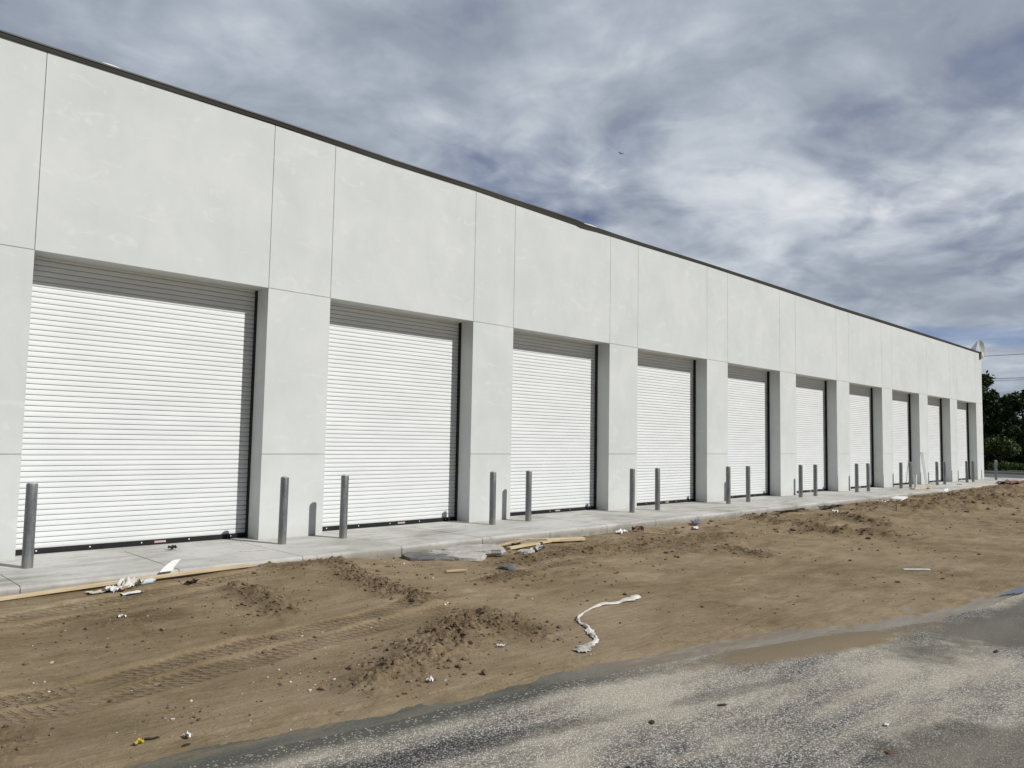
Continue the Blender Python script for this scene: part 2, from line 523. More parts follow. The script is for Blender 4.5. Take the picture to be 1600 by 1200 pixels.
M_sticker = mat_simple('sticker_paper', (0.62, 0.58, 0.55), (0.45, 0.25, 0.22), 22, 0.6, stretch=(1, 1, 4))
M_wood = mat_simple('raw_pine', (0.50, 0.39, 0.235), (0.66, 0.54, 0.35), 5, 0.8, bmp=0.002, bscale=50, stretch=(0.5, 4, 4))
M_wood_d = mat_simple('damp_pine', (0.36, 0.265, 0.16), (0.52, 0.40, 0.25), 5, 0.85, bmp=0.002, bscale=50, stretch=(0.5, 4, 4))
M_chunk = mat_simple('broken_concrete', (0.34, 0.325, 0.29), (0.50, 0.48, 0.44), 7, 0.95, bmp=0.01, bscale=28)
M_chunk_d = mat_simple('dark_broken_concrete', (0.10, 0.10, 0.10), (0.20, 0.195, 0.185), 7, 0.95, bmp=0.012, bscale=28)
M_paper = mat_simple('white_paper', (0.70, 0.70, 0.68), (0.80, 0.80, 0.78), 8, 0.8)
M_paper_c = mat_simple('cream_card', (0.52, 0.48, 0.40), (0.62, 0.58, 0.50), 8, 0.8)
M_rag = mat_simple('dirty_white_plastic', (0.52, 0.49, 0.42), (0.76, 0.74, 0.69), 14, 0.7, bmp=0.006, bscale=30)
M_net = mat_simple('grey_netting', (0.30, 0.29, 0.26), (0.60, 0.58, 0.53), 42, 0.8, bmp=0.006, bscale=70)
M_blue = mat_simple('pale_blue_plastic', (0.36, 0.47, 0.52), (0.60, 0.67, 0.70), 12, 0.35)
M_indigo = mat_simple('blue_wrapper', (0.10, 0.10, 0.20), (0.30, 0.30, 0.42), 16, 0.5)
M_dark = mat_simple('dark_scrap', (0.018, 0.016, 0.014), (0.05, 0.045, 0.04), 20, 0.8)
M_rust = mat_simple('rust_brown_sheet', (0.11, 0.055, 0.04), (0.22, 0.125, 0.095), 4, 0.85, bmp=0.01, bscale=20)
M_pinkw = mat_simple('pale_wrap', (0.45, 0.37, 0.33), (0.58, 0.50, 0.46), 5, 0.8)
M_pvc = mat_simple('white_pvc', (0.62, 0.62, 0.61), (0.72, 0.72, 0.70), 3, 0.45)
M_yellow = mat_simple('yellow_wrapper', (0.45, 0.34, 0.02), (0.62, 0.50, 0.05), 30, 0.5)
M_leafd = mat_simple('dead_leaf', (0.09, 0.045, 0.018), (0.22, 0.10, 0.035), 30, 0.8)
M_leafdk = mat_simple('dark_dead_leaf', (0.03, 0.022, 0.015), (0.07, 0.05, 0.032), 30, 0.8)
M_clod = mat_simple('dirt_clod', (0.13, 0.09, 0.055), (0.24, 0.175, 0.11), 9, 0.95, bmp=0.01, bscale=60)
M_stone_w = mat_simple('pale_stone', (0.48, 0.44, 0.37), (0.70, 0.67, 0.60), 30, 0.85)
M_stone_d = mat_simple('dark_stone', (0.05, 0.042, 0.034), (0.13, 0.11, 0.09), 30, 0.85)
M_bark = mat_simple('tree_bark', (0.05, 0.038, 0.028), (0.11, 0.09, 0.07), 4, 0.95, bmp=0.02, bscale=20, stretch=(3, 3, 0.6))
M_leaf = mat_leaf('dark_foliage', (0.014, 0.025, 0.009), (0.040, 0.066, 0.020), (0.090, 0.135, 0.045))
M_leaf_y = mat_leaf('yellow_green_foliage', (0.035, 0.055, 0.015), (0.085, 0.115, 0.03), (0.15, 0.17, 0.07))
M_hedge = mat_leaf('hedge_foliage', (0.03, 0.055, 0.014), (0.065, 0.105, 0.026), (0.11, 0.16, 0.05))
M_grass = mat_simple('grass_verge', (0.045, 0.065, 0.02), (0.09, 0.11, 0.04), 2.5, 0.95, bmp=0.03, bscale=30)
M_road2 = mat_simple('street_asphalt', (0.10, 0.10, 0.10), (0.16, 0.16, 0.155), 1.4, 0.9, bmp=0.004, bscale=90)
M_kerb2 = mat_simple('kerb_concrete', (0.42, 0.41, 0.38), (0.55, 0.54, 0.50), 1.4, 0.9)
M_cable = mat_simple('black_cable', (0.02, 0.02, 0.022), (0.035, 0.035, 0.04), 1, 0.6)
M_bird = mat_simple('dark_feathers', (0.02, 0.02, 0.022), (0.05, 0.05, 0.05), 10, 0.8)

# translucent wrap
M_film, _t, _b = new_mat('cloudy_plastic_film', 0.35, 0, 0.4)
_t.set(_b.inputs['Base Color'], _t.mix(_t.noise(obj_co(_t), 5, 4, 0.6), (0.5, 0.5, 0.47), (0.7, 0.7, 0.67)))
_b.inputs['Alpha'].default_value = 0.8
_b.inputs['Transmission Weight'].default_value = 0.0
# puddle
M_water, _t, _b = new_mat('puddle_water', 0.06, 0, 0.6)
_t.set(_b.inputs['Base Color'], _t.mix(_t.noise(obj_co(_t), 3, 4, 0.6), (0.03, 0.03, 0.027), (0.06, 0.056, 0.05)))
bump(_t, _b, _t.noise(obj_co(_t), 9, 2, 0.5), 0.002)

# ------------------------------------------------------------------ dimensions of the facade
X0, P, W, ZL, ZJ = 2.3196, 4.0582, 3.0157, 3.677, 1.234
XE, ZT = 42.951, 6.14
PW = P - W
X_START = X0 - P - PW            # left corner of the building
DEPTH = 0.40
NB0, NB1 = -1, 10                # bays (door -1 lies just left of the picture)
BODY = 0.62

# ------------------------------------------------------------------ ground height
UPX = np.array([-30, -4, 0.0, 1.33, 1.9, 2.55, 2.98, 3.52, 4.46, 4.94, 5.93, 6.7, 7.78, 8.84, 9.95, 11.81, 14, 20, 30, 60.])
UPY = np.array([-5.4, -5.7, -5.98, -6.12, -6.18, -6.34, -6.42, -6.53, -6.57, -6.62, -6.83, -6.96, -7.45, -7.70, -7.87, -8.0, -8.25, -8.9, -10.2, -15.])
LOX = np.array([-30, -4, 0.0, 1.74, 2.43, 2.79, 3.2, 3.99, 4.54, 4.94, 5.94, 6.8, 7.63, 8.45, 9.76, 11.12, 14, 20, 30, 60.])
LOY = np.array([-5.75, -6.05, -6.3, -6.46, -6.57, -6.66, -6.70, -6.79, -6.94, -7.0, -7.22, -7.46, -7.76, -8.01, -8.16, -8.25, -8.55, -9.2, -10.5, -15.3])
ZKX = np.array([-40, -5, 1.5, 3.5, 4.5, 5.2, 6.2, 8, 10, 12, 16, 20, 25, 30, 36, 43, 80])
ZKZ = np.array([-.12, -.12, -.115, -.085, -.045, -.05, -.13, -.15, -.165, -.14, -.13, -.13, -.11, -.075, -.03, -.03, -.1])
Y_KERB = -1.76
Z_ASPH = -0.20


def seg_dist(x, y, pts):
    """distance to a polyline, arc length, signed side offset"""
    best = np.full(x.shape, 1e9); S = np.zeros_like(x); D = np.zeros_like(x)
    acc = 0.0
    for (ax, ay), (bx, by) in zip(pts[:-1], pts[1:]):
        ex, ey = bx-ax, by-ay
        L = math.hypot(ex, ey)
        tt = np.clip(((x-ax)*ex+(y-ay)*ey)/L**2, 0, 1)
        dx, dy = x-(ax+tt*ex), y-(ay+tt*ey)
        d = np.hypot(dx, dy)
        m = d < best
        best = np.where(m, d, best); S = np.where(m, acc+tt*L, S)
        D = np.where(m, np.sign(ex*dy-ey*dx)*d, D)
        acc += L
    return best, S, D, acc


def smooth(e0, e1, x):
    t = np.clip((x-e0)/(e1-e0), 0, 1)
    return t*t*(3-2*t)


RIDGES = [  # polyline, half width, height, clumpiness
    ([(3.20, -5.98), (3.62, -5.83), (4.07, -5.70), (4.63, -5.25), (5.06, -5.12)], 0.24, 0.072, 0.053),
    ([(4.63, -5.35), (5.16, -5.40), (4.99, -5.86)], 0.20, 0.03, 0.034),
    ([(3.85, -5.62), (4.25, -5.55)], 0.20, 0.05, 0.031),
    ([(5.22, -2.30), (5.02, -3.04), (4.89, -3.72), (4.93, -4.31)], 0.16, 0.085, 0.053),
    ([(3.74, -2.75), (3.79, -3.05), (3.66, -3.70), (3.62, -3.95)], 0.17, 0.07, 0.040),
    ([(2.3, -3.45), (2.75, -3.2)], 0.22, 0.035, 0.019),
    ([(16.2, -1.95), (15.5, -2.75)], 0.22, 0.10, 0.031),
    ([(15.9, -2.85), (14.7, -4.3), (15.3, -5.1)], 0.35, 0.14, 0.056),
    ([(18.5, -3.0), (16.8, -4.6)], 0.30, 0.09, 0.050),
    ([(22, -3.4), (25.5, -3.7), (29, -4.1)], 0.75, 0.17, 0.055),
    ([(26, -2.7), (31, -3.0), (36, -2.8)], 0.6, 0.12, 0.050),
    ([(20.5, -2.6), (23.0, -2.5)], 0.35, 0.06, 0.050),
    ([(7.2, -3.2), (8.3, -3.0), (9.6, -3.1)], 0.28, 0.05, 0.031),
    ([(11.2, -4.2), (11.0, -4.9)], 0.20, 0.07, 0.031),
    ([(9.5, -2.9), (12.5, -3.3)], 0.45, 0.03, 0.028),
    ([(0.2, -5.2), (1.0, -5.55)], 0.35, 0.04, 0.028),
    ([(4.6, -1.98), (5.3, -2.15)], 0.16, 0.035, 0.019),
    ([(6.3, -3.9), (7.0, -3.7)], 0.2, 0.04, 0.031),
]
TRACKS = [  # polyline, half width, lug period, depth
    ([(0.6, -4.72), (1.22, -4.80), (1.66, -4.84), (2.47, -4.66), (3.5, -4.50), (4.34, -4.42), (5.46, -4.18)], 0.155, 0.095, 0.022),
    ([(0.6, -5.10), (1.5, -5.16), (2.47, -5.02), (3.5, -4.86), (4.5, -4.76), (5.2, -4.66)], 0.14, 0.095, 0.018),
    ([(1.3, -2.75), (2.39, -2.45), (3.55, -2.20), (5.0, -2.02)], 0.15, 0.10, 0.020),
    ([(1.6, -3.05), (2.6, -2.85), (3.6, -2.55)], 0.10, 0.10, 0.014),
    ([(6.0, -3.9), (7.5, -3.55), (9.0, -3.5)], 0.15, 0.11, 0.014),
]


def ground_z(x, y, detail=True):
    ye = np.interp(x, UPX, UPY); zk = np.interp(x, ZKX, ZKZ)
    t = np.clip((Y_KERB-y)/(Y_KERB-ye), -0.2, 1.4)
    h = zk + (-0.200-zk)*smooth(0, 1, t)
    inside = smooth(1.04, 0.985, t)              # 1 on the dirt, 0 past the gutter edge
    nearK = smooth(0.0, 0.06, t)
    h = h - 0.035*smooth(0.995, 1.05, t)
    far = smooth(10, 24, x)
    amp = (0.035+0.05*far)*inside*(0.35+0.65*nearK)*(0.35+0.65*smooth(1.0, 0.55, t))
    h = h + amp*fbm(x*0.8, y, 1.5, 3)
    h = h + inside*(0.010+0.02*far)*fbm(x, y, 0.38, 3)
    churn = smooth(0.02, 0.08, t)*smooth(0.62, 0.25, t)*smooth(5.5, 8.0, x)
    h = h + inside*churn*(0.055*fbm(x*0.8+11, y+4, 0.75, 4, 0.55))
    calm = 1-0.75*smooth(5.5, 7.5, x)*smooth(0.25, 0.5, t)*smooth(30, 18, x)
    h = h + inside*calm*0.009*np.maximum(fbm(x+31, y-7, 0.16, 4, 0.6), -0.3)*smooth(-0.1, 0.4, fbm(x+5, y+3, 0.9, 3))
    if detail:
        for pts, hw, hh, cl in RIDGES:
            d, s, sd, L = seg_dist(x, y, pts)
            g = np.exp(-(d/hw)**2)*inside
            cn = np.minimum(np.abs(fbm(x*1.0+3, y*1.0, 0.12, 4, 0.62)), 0.34+0.1*fbm(x, y, 0.05, 2))*np.where(x > 13, 0.7, 1.0)
            cn2 = fbm(x-8, y+2, 0.30, 2)
            h = h + g*(hh*np.clip(0.75+0.9*cn2, 0.1, 2) + cl*(cn-0.15)*1.5)
        for pts, hw, per, dep in TRACKS:
            d, s, sd, L = seg_dist(x, y, pts)
            mask = smooth(hw*1.1, hw*0.85, d)*smooth(0, 0.25, s)*smooth(L, L-0.4, s)
            fade = np.clip(0.75+1.1*fbm(x+40, y, 0.8, 2), 0.1, 1)
            ph = s/per + np.abs(sd)/per*0.55
            h = h - mask*fade*inside*dep*0.9
            berm = np.exp(-((d-hw*1.3)/0.05)**2)*smooth(0, 0.3, s)*smooth(L, L-0.4, s)
            h = h + berm*0.014*fade*inside
    # ragged tongue of dirt along the gutter edge
    h = h + 0.014*fbm(x, y, 0.35, 4, 0.6)*np.exp(-((t-1.01)/0.03)**2)
    h = np.where((t < 0.975) & (h < -0.190), -0.190-0.15*(-0.190-h), h)
    h = np.where(y > Y_KERB+0.04, np.minimum(h, -0.22), h)
    h = np.where(x > 43.5, np.minimum(h, -0.24), h)
    return h


def gz(x, y):
    return float(ground_z(np.array([float(x)]), np.array([float(y)]))[0])


def axis(parts):
    out = []
    for a, b, st in parts:
        n = max(1, int(round((b-a)/st)))
        out.append(np.linspace(a, b, n, endpoint=False))
    out.append(np.array([parts[-1][1]]))
    return np.concatenate(out)


gx = np.concatenate([axis([(-600, -60, 90), (-60, -6, 3), (-6, 0.4, 0.2), (0.4, 7.0, 0.0125), (7.0, 7.5, 0.02), (7.5, 13, 0.03), (13, 22, 0.055), (22, 46, 0.10), (46, 130, 3), (130, 900, 70)])])
gy = np.concatenate([axis([(-600, -60, 90), (-60, -10, 2.5), (-10, -8.3, 0.1), (-8.3, -6.7, 0.03), (-6.7, -1.7, 0.0128), (-1.7, 2, 0.3), (2, 60, 6), (60, 800, 90)])])
GX, GY = np.meshgrid(gx, gy)
GZ = ground_z(GX, GY)
nx, ny = len(gx), len(gy)
idx = np.arange(nx*ny).reshape(ny, nx)
quads = np.stack([idx[:-1, :-1], idx[:-1, 1:], idx[1:, 1:], idx[1:, :-1]], -1).reshape(-1, 4)
ground = np_mesh('ground', np.stack([GX.ravel(), GY.ravel(), GZ.ravel()], -1), quads, M_dirt, smooth=True)
tr_s = np.zeros_like(GX); tr_d = np.zeros_like(GX); tr_m = np.zeros_like(GX)
for pts, hw, per, dep in TRACKS:
    d, s_, sd, L = seg_dist(GX, GY, pts)
    fade = np.clip(0.8+1.3*fbm(GX+40, GY, 0.7, 3), 0.0, 1)
    mk = smooth(hw*1.05, hw*0.8, d)*smooth(0, 0.25, s_)*smooth(L, L-0.4, s_)*fade
    near = d < hw*1.3
    tr_s = np.where(near, s_, tr_s); tr_d = np.where(near, sd/hw, tr_d); tr_m = np.maximum(tr_m, mk)
turned = np.zeros_like(GX)
for pts, hw, hh, cl in RIDGES:
    d, s_, sd, L = seg_dist(GX, GY, pts)
    turned = np.maximum(turned, np.exp(-(d/(hw*1.15))**2))
turned = np.clip(turned+0.5*smooth(0.05, 0.35, fbm(GX*0.8+11, GY+4, 0.5, 4))*smooth(-4.6, -3.2, GY)*smooth(5.5, 8, GX)+0.35*smooth(0.15, 0.5, fbm(GX*0.7+70, GY, 1.1, 4))*smooth(-6.2, -5.2, GY), 0, 1)
for nm, arr in (('turned', turned), ('tread_s', tr_s), ('tread_d', tr_d), ('tread_mask', tr_m)):
    ground.data.attributes.new(nm, 'FLOAT', 'POINT').data.foreach_set('value', arr.astype(np.float32).ravel())
tag(ground, kind='structure')

# gutter strip and asphalt, sheets a few mm apart
xs = np.concatenate([np.linspace(-30, 0, 16)[:-1], np.linspace(0, 15, 151)[:-1], np.linspace(15, 60, 46)])
yu = np.interp(xs, UPX, UPY); yl = np.interp(xs, LOX, LOY)
mb = MB()
mb.grid([[(x, a+0.25+(b-0.12-a-0.25)*k_/5, Z_ASPH-0.012*math.sin(math.pi*k_/5)) for k_ in range(6)][::-1] for x, a, b in zip(xs, yu, yl)])
tag(mb.build('gutter', M_gut), kind='structure')
mb = MB()
wob = [0.05*float(perlin(np.array([x*1.9]), np.array([0.3]))[0])+0.02*float(perlin(np.array([x*7.0]), np.array([4.3]))[0]) for x in xs]
ks = [0, 0.003, 0.006, 0.009, 0.013, 0.03, 0.06, 0.15, 0.4, 1.0]
mb.grid([[(x, b+wb+(-40-b)*k_, Z_ASPH+0.006) for k_ in ks][::-1] for x, b, wb in zip(xs, yl, wob)])
road = mb.build('road', M_asph)
at = road.data.attributes.new('edge_distance', 'FLOAT', 'POINT')
at.data.foreach_set('value', [min(2.0, (40+b)*k_) for b in yl for k_ in ks[::-1]])
tag(road, kind='structure')

# shallow puddle at the gutter
mb = MB()
cxp, cyp = 12.2, -8.28
ring = []
for i in range(160):
    a = 2*math.pi*i/160
    rr = 1+0.10*math.sin(3*a+1)+0.06*math.sin(7*a)+0.05*math.sin(15*a+2)+0.03*math.sin(31*a)
    u, v = 1.85*rr*math.cos(a), 0.085*rr*math.sin(a)
    ring.append((cxp+u*0.985+v*0.1, cyp-u*0.09+v, Z_ASPH+0.0105))
mb.add(ring, [list(range(160))])
tag(mb.build('puddle', M_water), kind='structure')

# ------------------------------------------------------------------ pavement of concrete slabs
mb = MB()
SL = 1.53
joints = [X_START-0.5] + [0.46+SL*i for i in range(-1, 29)] + [46.5]
joints = sorted(j for j in joints)
g = 0.006


def slab(x0, x1, y0, y1, z1, z0, bev, front):
    """top with a rolled front edge"""
    if front:
        prof = [(y0, z0), (y0, z1-bev), (y0+bev*0.3, z1-bev*0.3), (y0+bev, z1), (y1, z1)]
    else:
        prof = [(y0, z1-0.03), (y0, z1), (y1, z1)]
    L_, R_ = [(x0, y, z) for y, z in prof], [(x1, y, z) for y, z in prof]
    n = len(prof)
    mb.add(L_+R_, [(i, n+i, n+i+1, i+1) for i in range(n-1)])
    for q, sgn in ((L_, 1), (R_, -1)):
        pts = q + [(q[-1][0], y1, z1-0.03), (q[0][0], y0, z1-0.03)]
        mb.add(pts, [list(range(len(pts)))[::sgn]])


for i, (a, b) in enumerate(zip(joints[:-1], joints[1:])):
    dz = random.uniform(-0.0015, 0.0015)
    slab(a+g, b-g, Y_KERB, -0.006, dz, -0.34, 0.03, True)
mb.box((X_START-0.5, Y_KERB+0.012, -0.34), (46.5, 6, -0.012))
for kk in range(NB0, NB1):
    xa = X0+kk*P
    slab(xa+0.004, xa+W-0.004, 0.006, 0.9, 0.0, -0.34, 0.0, False)
tag(mb.build('pavement', M_conc), kind='structure')

# ------------------------------------------------------------------ the warehouse
wh = empty('warehouse', (0, 0, 0))
tag(wh, 'long white stucco warehouse with a row of white roll-up doors', 'building')
mb = MB()
G = 0.0045       # half width of a stucco joint
T = 0.014        # depth of a stucco joint
# body behind the panels
mb.box((X_START, T, ZL), (XE, BODY, ZT), skip=())
piers = []
for kk in range(NB0, NB1+1):
    a = X0+kk*P-PW
    b = XE if kk == NB1 else a+PW
    piers.append((a, b))
for a, b in piers:
    mb.box((a, T, -0.05), (b, BODY, ZL), skip=('top', 'bottom'))
    # three panels on every pier
    mb.box((a, 0, -0.03), (b, T, ZJ-G), skip=('back',))
    mb.box((a, 0, ZJ+G), (b, T, ZL-G), skip=('back',))
    mb.box((a+(G if a > X_START+0.01 else 0), 0, ZL+G), (b-(G if b < XE-0.01 else 0), T, ZT), skip=('back',))
for kk in range(NB0, NB1):
    a = X0+kk*P
    mb.box((a+G, 0, ZL), (a+W-G, T, ZT), skip=('back',))
    # inner lining behind the door, so nothing shows through
    mb.box((a-0.3, BODY-0.02, 0.0), (a+W+0.3, BODY+0.05, ZL+0.2))
# end walls and back wall
mb.box((X_START, BODY+0.06, -0.3), (X_START+0.3, 25, ZT))
mb.box((XE-0.3, BODY+0.06, -0.3), (XE, 25, ZT))
mb.box((X_START, 25.002, -0.3), (XE, 25.3, ZT))
mb.build('wall', M_wall, wh)
mb = MB()
mb.box((X_START+0.31, BODY+0.01, 5.80), (XE-0.31, 25.0, 5.95))
mb.build('roof', M_roof, wh)

# parapet cap, slightly uneven
capx = np.array([X_START-0.03, 1.8, 2.3, 5.3, 7.5, 9.4, 10.4, 11.6, 12.25, 12.40, 12.62, 12.9, 13.6, 14.5, 17.4, 21.6, 25.8, 31.3, 37.6, XE-0.12])
capt = np.array([6.215, 6.207, 6.208, 6.225, 6.205, 6.212, 6.210, 6.208, 6.203, 6.190, 6.176, 6.178, 6.172, 6.170, 6.190, 6.194, 6.180, 6.205, 6.222, 6.220])
capb = np.array([6.13, 6.130, 6.132, 6.150, 6.120, 6.130, 6.112, 6.095, 6.085, 6.060, 6.066, 6.080, 6.092, 6.095, 6.122, 6.112, 6.090, 6.110, 6.137, 6.140])
mb = MB()
n = len(capx)
for i in range(n-1):
    x0, x1 = capx[i], capx[i+1]
    f0, f1 = -0.016, -0.016
    vs = [(x0, f0, capb[i]), (x1, f1, capb[i+1]), (x1, f1, capt[i+1]), (x0, f0, capt[i]),
          (x0, 0.72, capb[i]), (x1, 0.72, capb[i+1]), (x1, 0.72, capt[i+1]), (x0, 0.72, capt[i])]
    fs = [(0, 1, 2, 3), (3, 2, 6, 7), (4, 7, 6, 5)] + ([(0, 3, 7, 4)] if i == 0 else []) + ([(1, 5, 6, 2)] if i == n-2 else [])
    mb.add(vs, fs)
    # underside only in front of the wall
    mb.add([(x0, f0, capb[i]), (x0, -0.001, capb[i]), (x1, -0.001, capb[i+1]), (x1, f1, capb[i+1])], [(0, 1, 2, 3)])
# hanging bracket at the far corner
mb.box((XE-0.34, -0.05, 5.84), (XE-0.22, -0.002, 6.125))
mb.build('parapet_cap', M_cap, wh)
mb = MB()
for i in range(8):
    x0, x1 = capx[i], capx[i+1]
    z0, z1 = capt[i], capt[i+1]
    mb.add([(x0, -0.026, z0-0.016), (x1, -0.026, z1-0.016), (x1, -0.026, z1+0.002), (x0, -0.026, z0+0.002), (x0, 0.3, z0+0.002), (x1, 0.3, z1+0.002),
            (x0, -0.0165, z0-0.016), (x1, -0.0165, z1-0.016)],
           [(0, 1, 2, 3), (3, 2, 5, 4), (0, 6, 7, 1)])
mb.build('cap_flashing', M_flash, wh)
# bright metal end of the cap on the far corner
mb = MB()
mb.add([(XE-0.12, -0.06, 6.24), (XE+0.05, -0.06, 6.20), (XE+0.55, 0.0, 6.02), (XE+0.50, 0.02, 5.96), (XE-0.02, -0.06, 6.10), (XE-0.12, -0.06, 6.13),
        (XE-0.12, 0.4, 6.24), (XE+0.05, 0.4, 6.20), (XE+0.55, 0.4, 6.02), (XE+0.50, 0.4, 5.96), (XE-0.02, 0.4, 6.10), (XE-0.12, 0.4, 6.13)],
       [(0, 5, 4, 1), (1, 4, 3, 2), (6, 7, 10, 11), (7, 8, 9, 10), (0, 1, 7, 6), (1, 2, 8, 7), (2, 3, 9, 8), (3, 4, 10, 9), (4, 5, 11, 10)])
mb.build('drip_edge', M_whitebit, wh)

# roll-up doors: curtain, bottom bar, two guides
SH = 0.0675
prof = []
z = 0.062
while z < ZL+0.12:
    prof += [(0.034, z), (0.034, z+0.0062), (0.0015, z+0.0068), (-0.0008, z+0.018), (-0.0016, z+0.034), (-0.0008, z+0.054), (0.0005, z+0.0664), (0.012, z+0.0672)]
    z += SH
mb = MB()
n = len(prof)
L_ = [(0.012, y, z) for y, z in prof]; R_ = [(W-0.012, y, z) for y, z in prof]
mb.add(L_+R_, [(i, n+i, n+i+1, i+1) for i in range(n-1)], smooth=False)
door = mb.build('roll_up_door', M_door, wh, loc=(X0, DEPTH, 0))
mb = MB()
mb.box((0.005, -0.028, 0.004), (W-0.005, 0.03, 0.066))
for u in (0.10, 0.30, 0.51, 0.72, 0.92):
    c = (u*W, -0.029, 0.040)
    vs = [c] + [(c[0]+0.010*math.cos(2*math.pi*i/10), -0.030, c[2]+0.010*math.sin(2*math.pi*i/10)) for i in range(10)]
    vs[0] = (c[0], -0.036, c[2])
    mb.add(vs, [(0, i+1, (i+1) % 10+1) for i in range(10)], 1, True)
mb.add([(W*0.565, -0.0285, 0.026), (W*0.615, -0.0285, 0.026), (W*0.615, -0.0285, 0.052), (W*0.565, -0.0285, 0.052)], [(0, 1, 2, 3)], 2)
bar = mb.build('bottom_bar', [M_black, M_bolt, M_sticker], door)
guides = []
for sgn in (0, 1):
    mb = MB()
    a, b = ((0.0015, 0.013) if sgn == 0 else (W-0.013, W-0.0015))
    mb.box((a, -0.070, 0.002), (b, 0.03, ZL-0.004))
    guides.append(mb.build('door_guide', M_black, door))
for kk in range(NB0, NB1):
    if kk == 0:
        continue
    d2 = door.copy(); COL.objects.link(d2); d2.parent = wh; d2.location = (X0+kk*P, DEPTH, 0)
    for ch in [bar]+guides:
        c2 = ch.copy(); COL.objects.link(c2); c2.parent = d2

# ------------------------------------------------------------------ things on the roof edge
mb = MB()
mb.grid([[(XE-0.10+1.05*u*(1-0.45*v*v)-0.25*u*(1-v)**2, 0.03+0.10*math.sin(4*u+2*v), 6.12+v*(0.72-0.35*u*u)+0.03*math.sin(7*u)) for u in np.linspace(0, 1, 12)] for v in np.linspace(0, 1, 12)])
mb.grid([[(XE-0.10+0.5*u, 0.16+0.5*u+0.05*math.sin(5*v), 6.0+v*(0.80-0.4*u)) for u in np.linspace(0, 1, 7)] for v in np.linspace(0, 1, 9)])
film = mb.build('plastic_sheet', M_film)
tag(film, 'cloudy plastic sheeting standing up over the far roof corner', 'plastic sheet')


def crumple(name, cx_, cy_, z0, lx, ly, rot, amp, mat, label, cat, seed, n=9, tilt=0.0, group=None, sag=None):
    """a creased flat scrap with thickness"""
    r = np.random.default_rng(seed)
    u = np.linspace(-0.5, 0.5, n)
    U, V = np.meshgrid(u, u)
    ox, oy = r.uniform(0, 50, 2)
    Z = amp*(fbm(U*3+ox, V*3+oy, 1.0, 3)+0.6*np.abs(fbm(U*5+oy, V*5+ox, 1.0, 2)))
    ex = 1+0.22*fbm(V*4+ox, U*0+oy, 1.0, 2); ey = 1+0.22*fbm(U*4+oy, V*0+ox, 1.0, 2)
    X = U*lx*ex; Y = V*ly*ey
    if name == 'dead_leaf':
        Y = Y*(1-3.4*U*U)
        Z = Z*0.35
    Z = Z - Z.min() + 0.004 + tilt*(V+0.5)*ly
    c_, s_ = math.cos(rot), math.sin(rot)
    mb_ = MB()
    top = [[(X[i, j]*c_-Y[i, j]*s_, X[i, j]*s_+Y[i, j]*c_, Z[i, j]) for j in range(n)] for i in range(n)]
    bot = [[(p[0], p[1], p[2]-0.003) for p in row][::-1] for row in top]
    mb_.grid(top); mb_.grid(bot)
    o = mb_.build(name, mat, loc=(cx_, cy_, z0))
    return tag(o, label, cat, group)


for (x, zt, ln, hh, lab) in ((3.04, 6.222, 0.22, 0.018, 'small white membrane flap on the parapet above the nearest door'),
                         (12.72, 6.176, 0.45, 0.030, 'white membrane flap at the step in the dark parapet cap')):
    mb = MB()
    mb.grid([[(x+ln*(u-0.5), -0.02+0.25*v, zt+hh*math.sin(math.pi*min(1, max(0, u*1.02)))*(0.6+0.4*v)) for u in np.linspace(0, 1, 9)] for v in np.linspace(0, 1, 4)])
    mb.grid([[(x+ln*(u-0.5), -0.02, zt-0.004+(hh*math.sin(math.pi*u)*0.6+0.004)*v) for u in np.linspace(0, 1, 9)] for v in (0, 1)])
    tag(mb.build('membrane_flap', M_whitebit), lab, 'roof scrap')

# ------------------------------------------------------------------ bollards
mb = MB()
BR, BH = 0.057, 0.94
mb.tube([(0, 0, -0.002), (0, 0, 0.02), (0, 0, 0.30), (0, 0, 0.62), (0, 0, BH-0.025), (0, 0, BH-0.018)], [BR, BR, BR, BR, BR, BR-0.002], 28, caps=False)
boll = mb.build('bollard', M_galv)
mb = MB()
mb.tube([(0, 0, BH-0.022), (0, 0, BH-0.012), (0, 0, BH-0.002), (0, 0, BH+0.005)], [BR-0.004, BR-0.010, BR-0.026, 0.004], 28)
M_capc = mat_simple('grey_mortar', (0.36, 0.36, 0.34), (0.50, 0.50, 0.48), 30, 0.9)
bcap = mb.build('cap', M_capc, boll)
ORD = ['nearest', 'second', 'third', 'fourth', 'fifth', 'sixth', 'seventh', 'eighth', 'ninth', 'farthest']
BX = [2.30]
for kk in range(9):
    BX += [[5.40, 9.50, 13.58, 17.62, 21.70, 25.81, 29.87, 33.97, 38.05][kk], [6.41, 10.46, 14.53, 18.63, 22.68, 26.79, 30.88, 34.93, 38.98][kk]]
BX.append(42.12)
BY = [-0.64, -0.57, -0.53, -0.50, -0.46] + [-0.54]*16
for i, x in enumerate(BX):
    if i == 0:
        lab = 'grey steel bollard standing alone before the left edge of the nearest door'
    elif i == len(BX)-1:
        lab = 'lone grey steel bollard past the far building corner'
    else:
        kk = (i-1)//2
        side = 'left' if i % 2 else 'right'
        lab = f'{side} grey steel bollard of the pair between the {ORD[kk]} and {ORD[kk+1]} roll-up doors'
    b = boll if i == 0 else boll.copy()
    if i:
        COL.objects.link(b)
        c = bcap.copy(); COL.objects.link(c); c.parent = b
    b.location = (x, BY[i], 0.0)
    b.rotation_euler = (random.uniform(-0.008, 0.008), random.uniform(-0.008, 0.008), random.uniform(0, 6.28))
    tag(b, lab, 'bollard', 'steel bollards along the pavement')
boll.location.x = BX[0]
bl = [o for o in COL.objects if o.name.startswith('bollard')]
bl[-1].location = (42.75, -0.55, 0)

# ------------------------------------------------------------------ construction debris


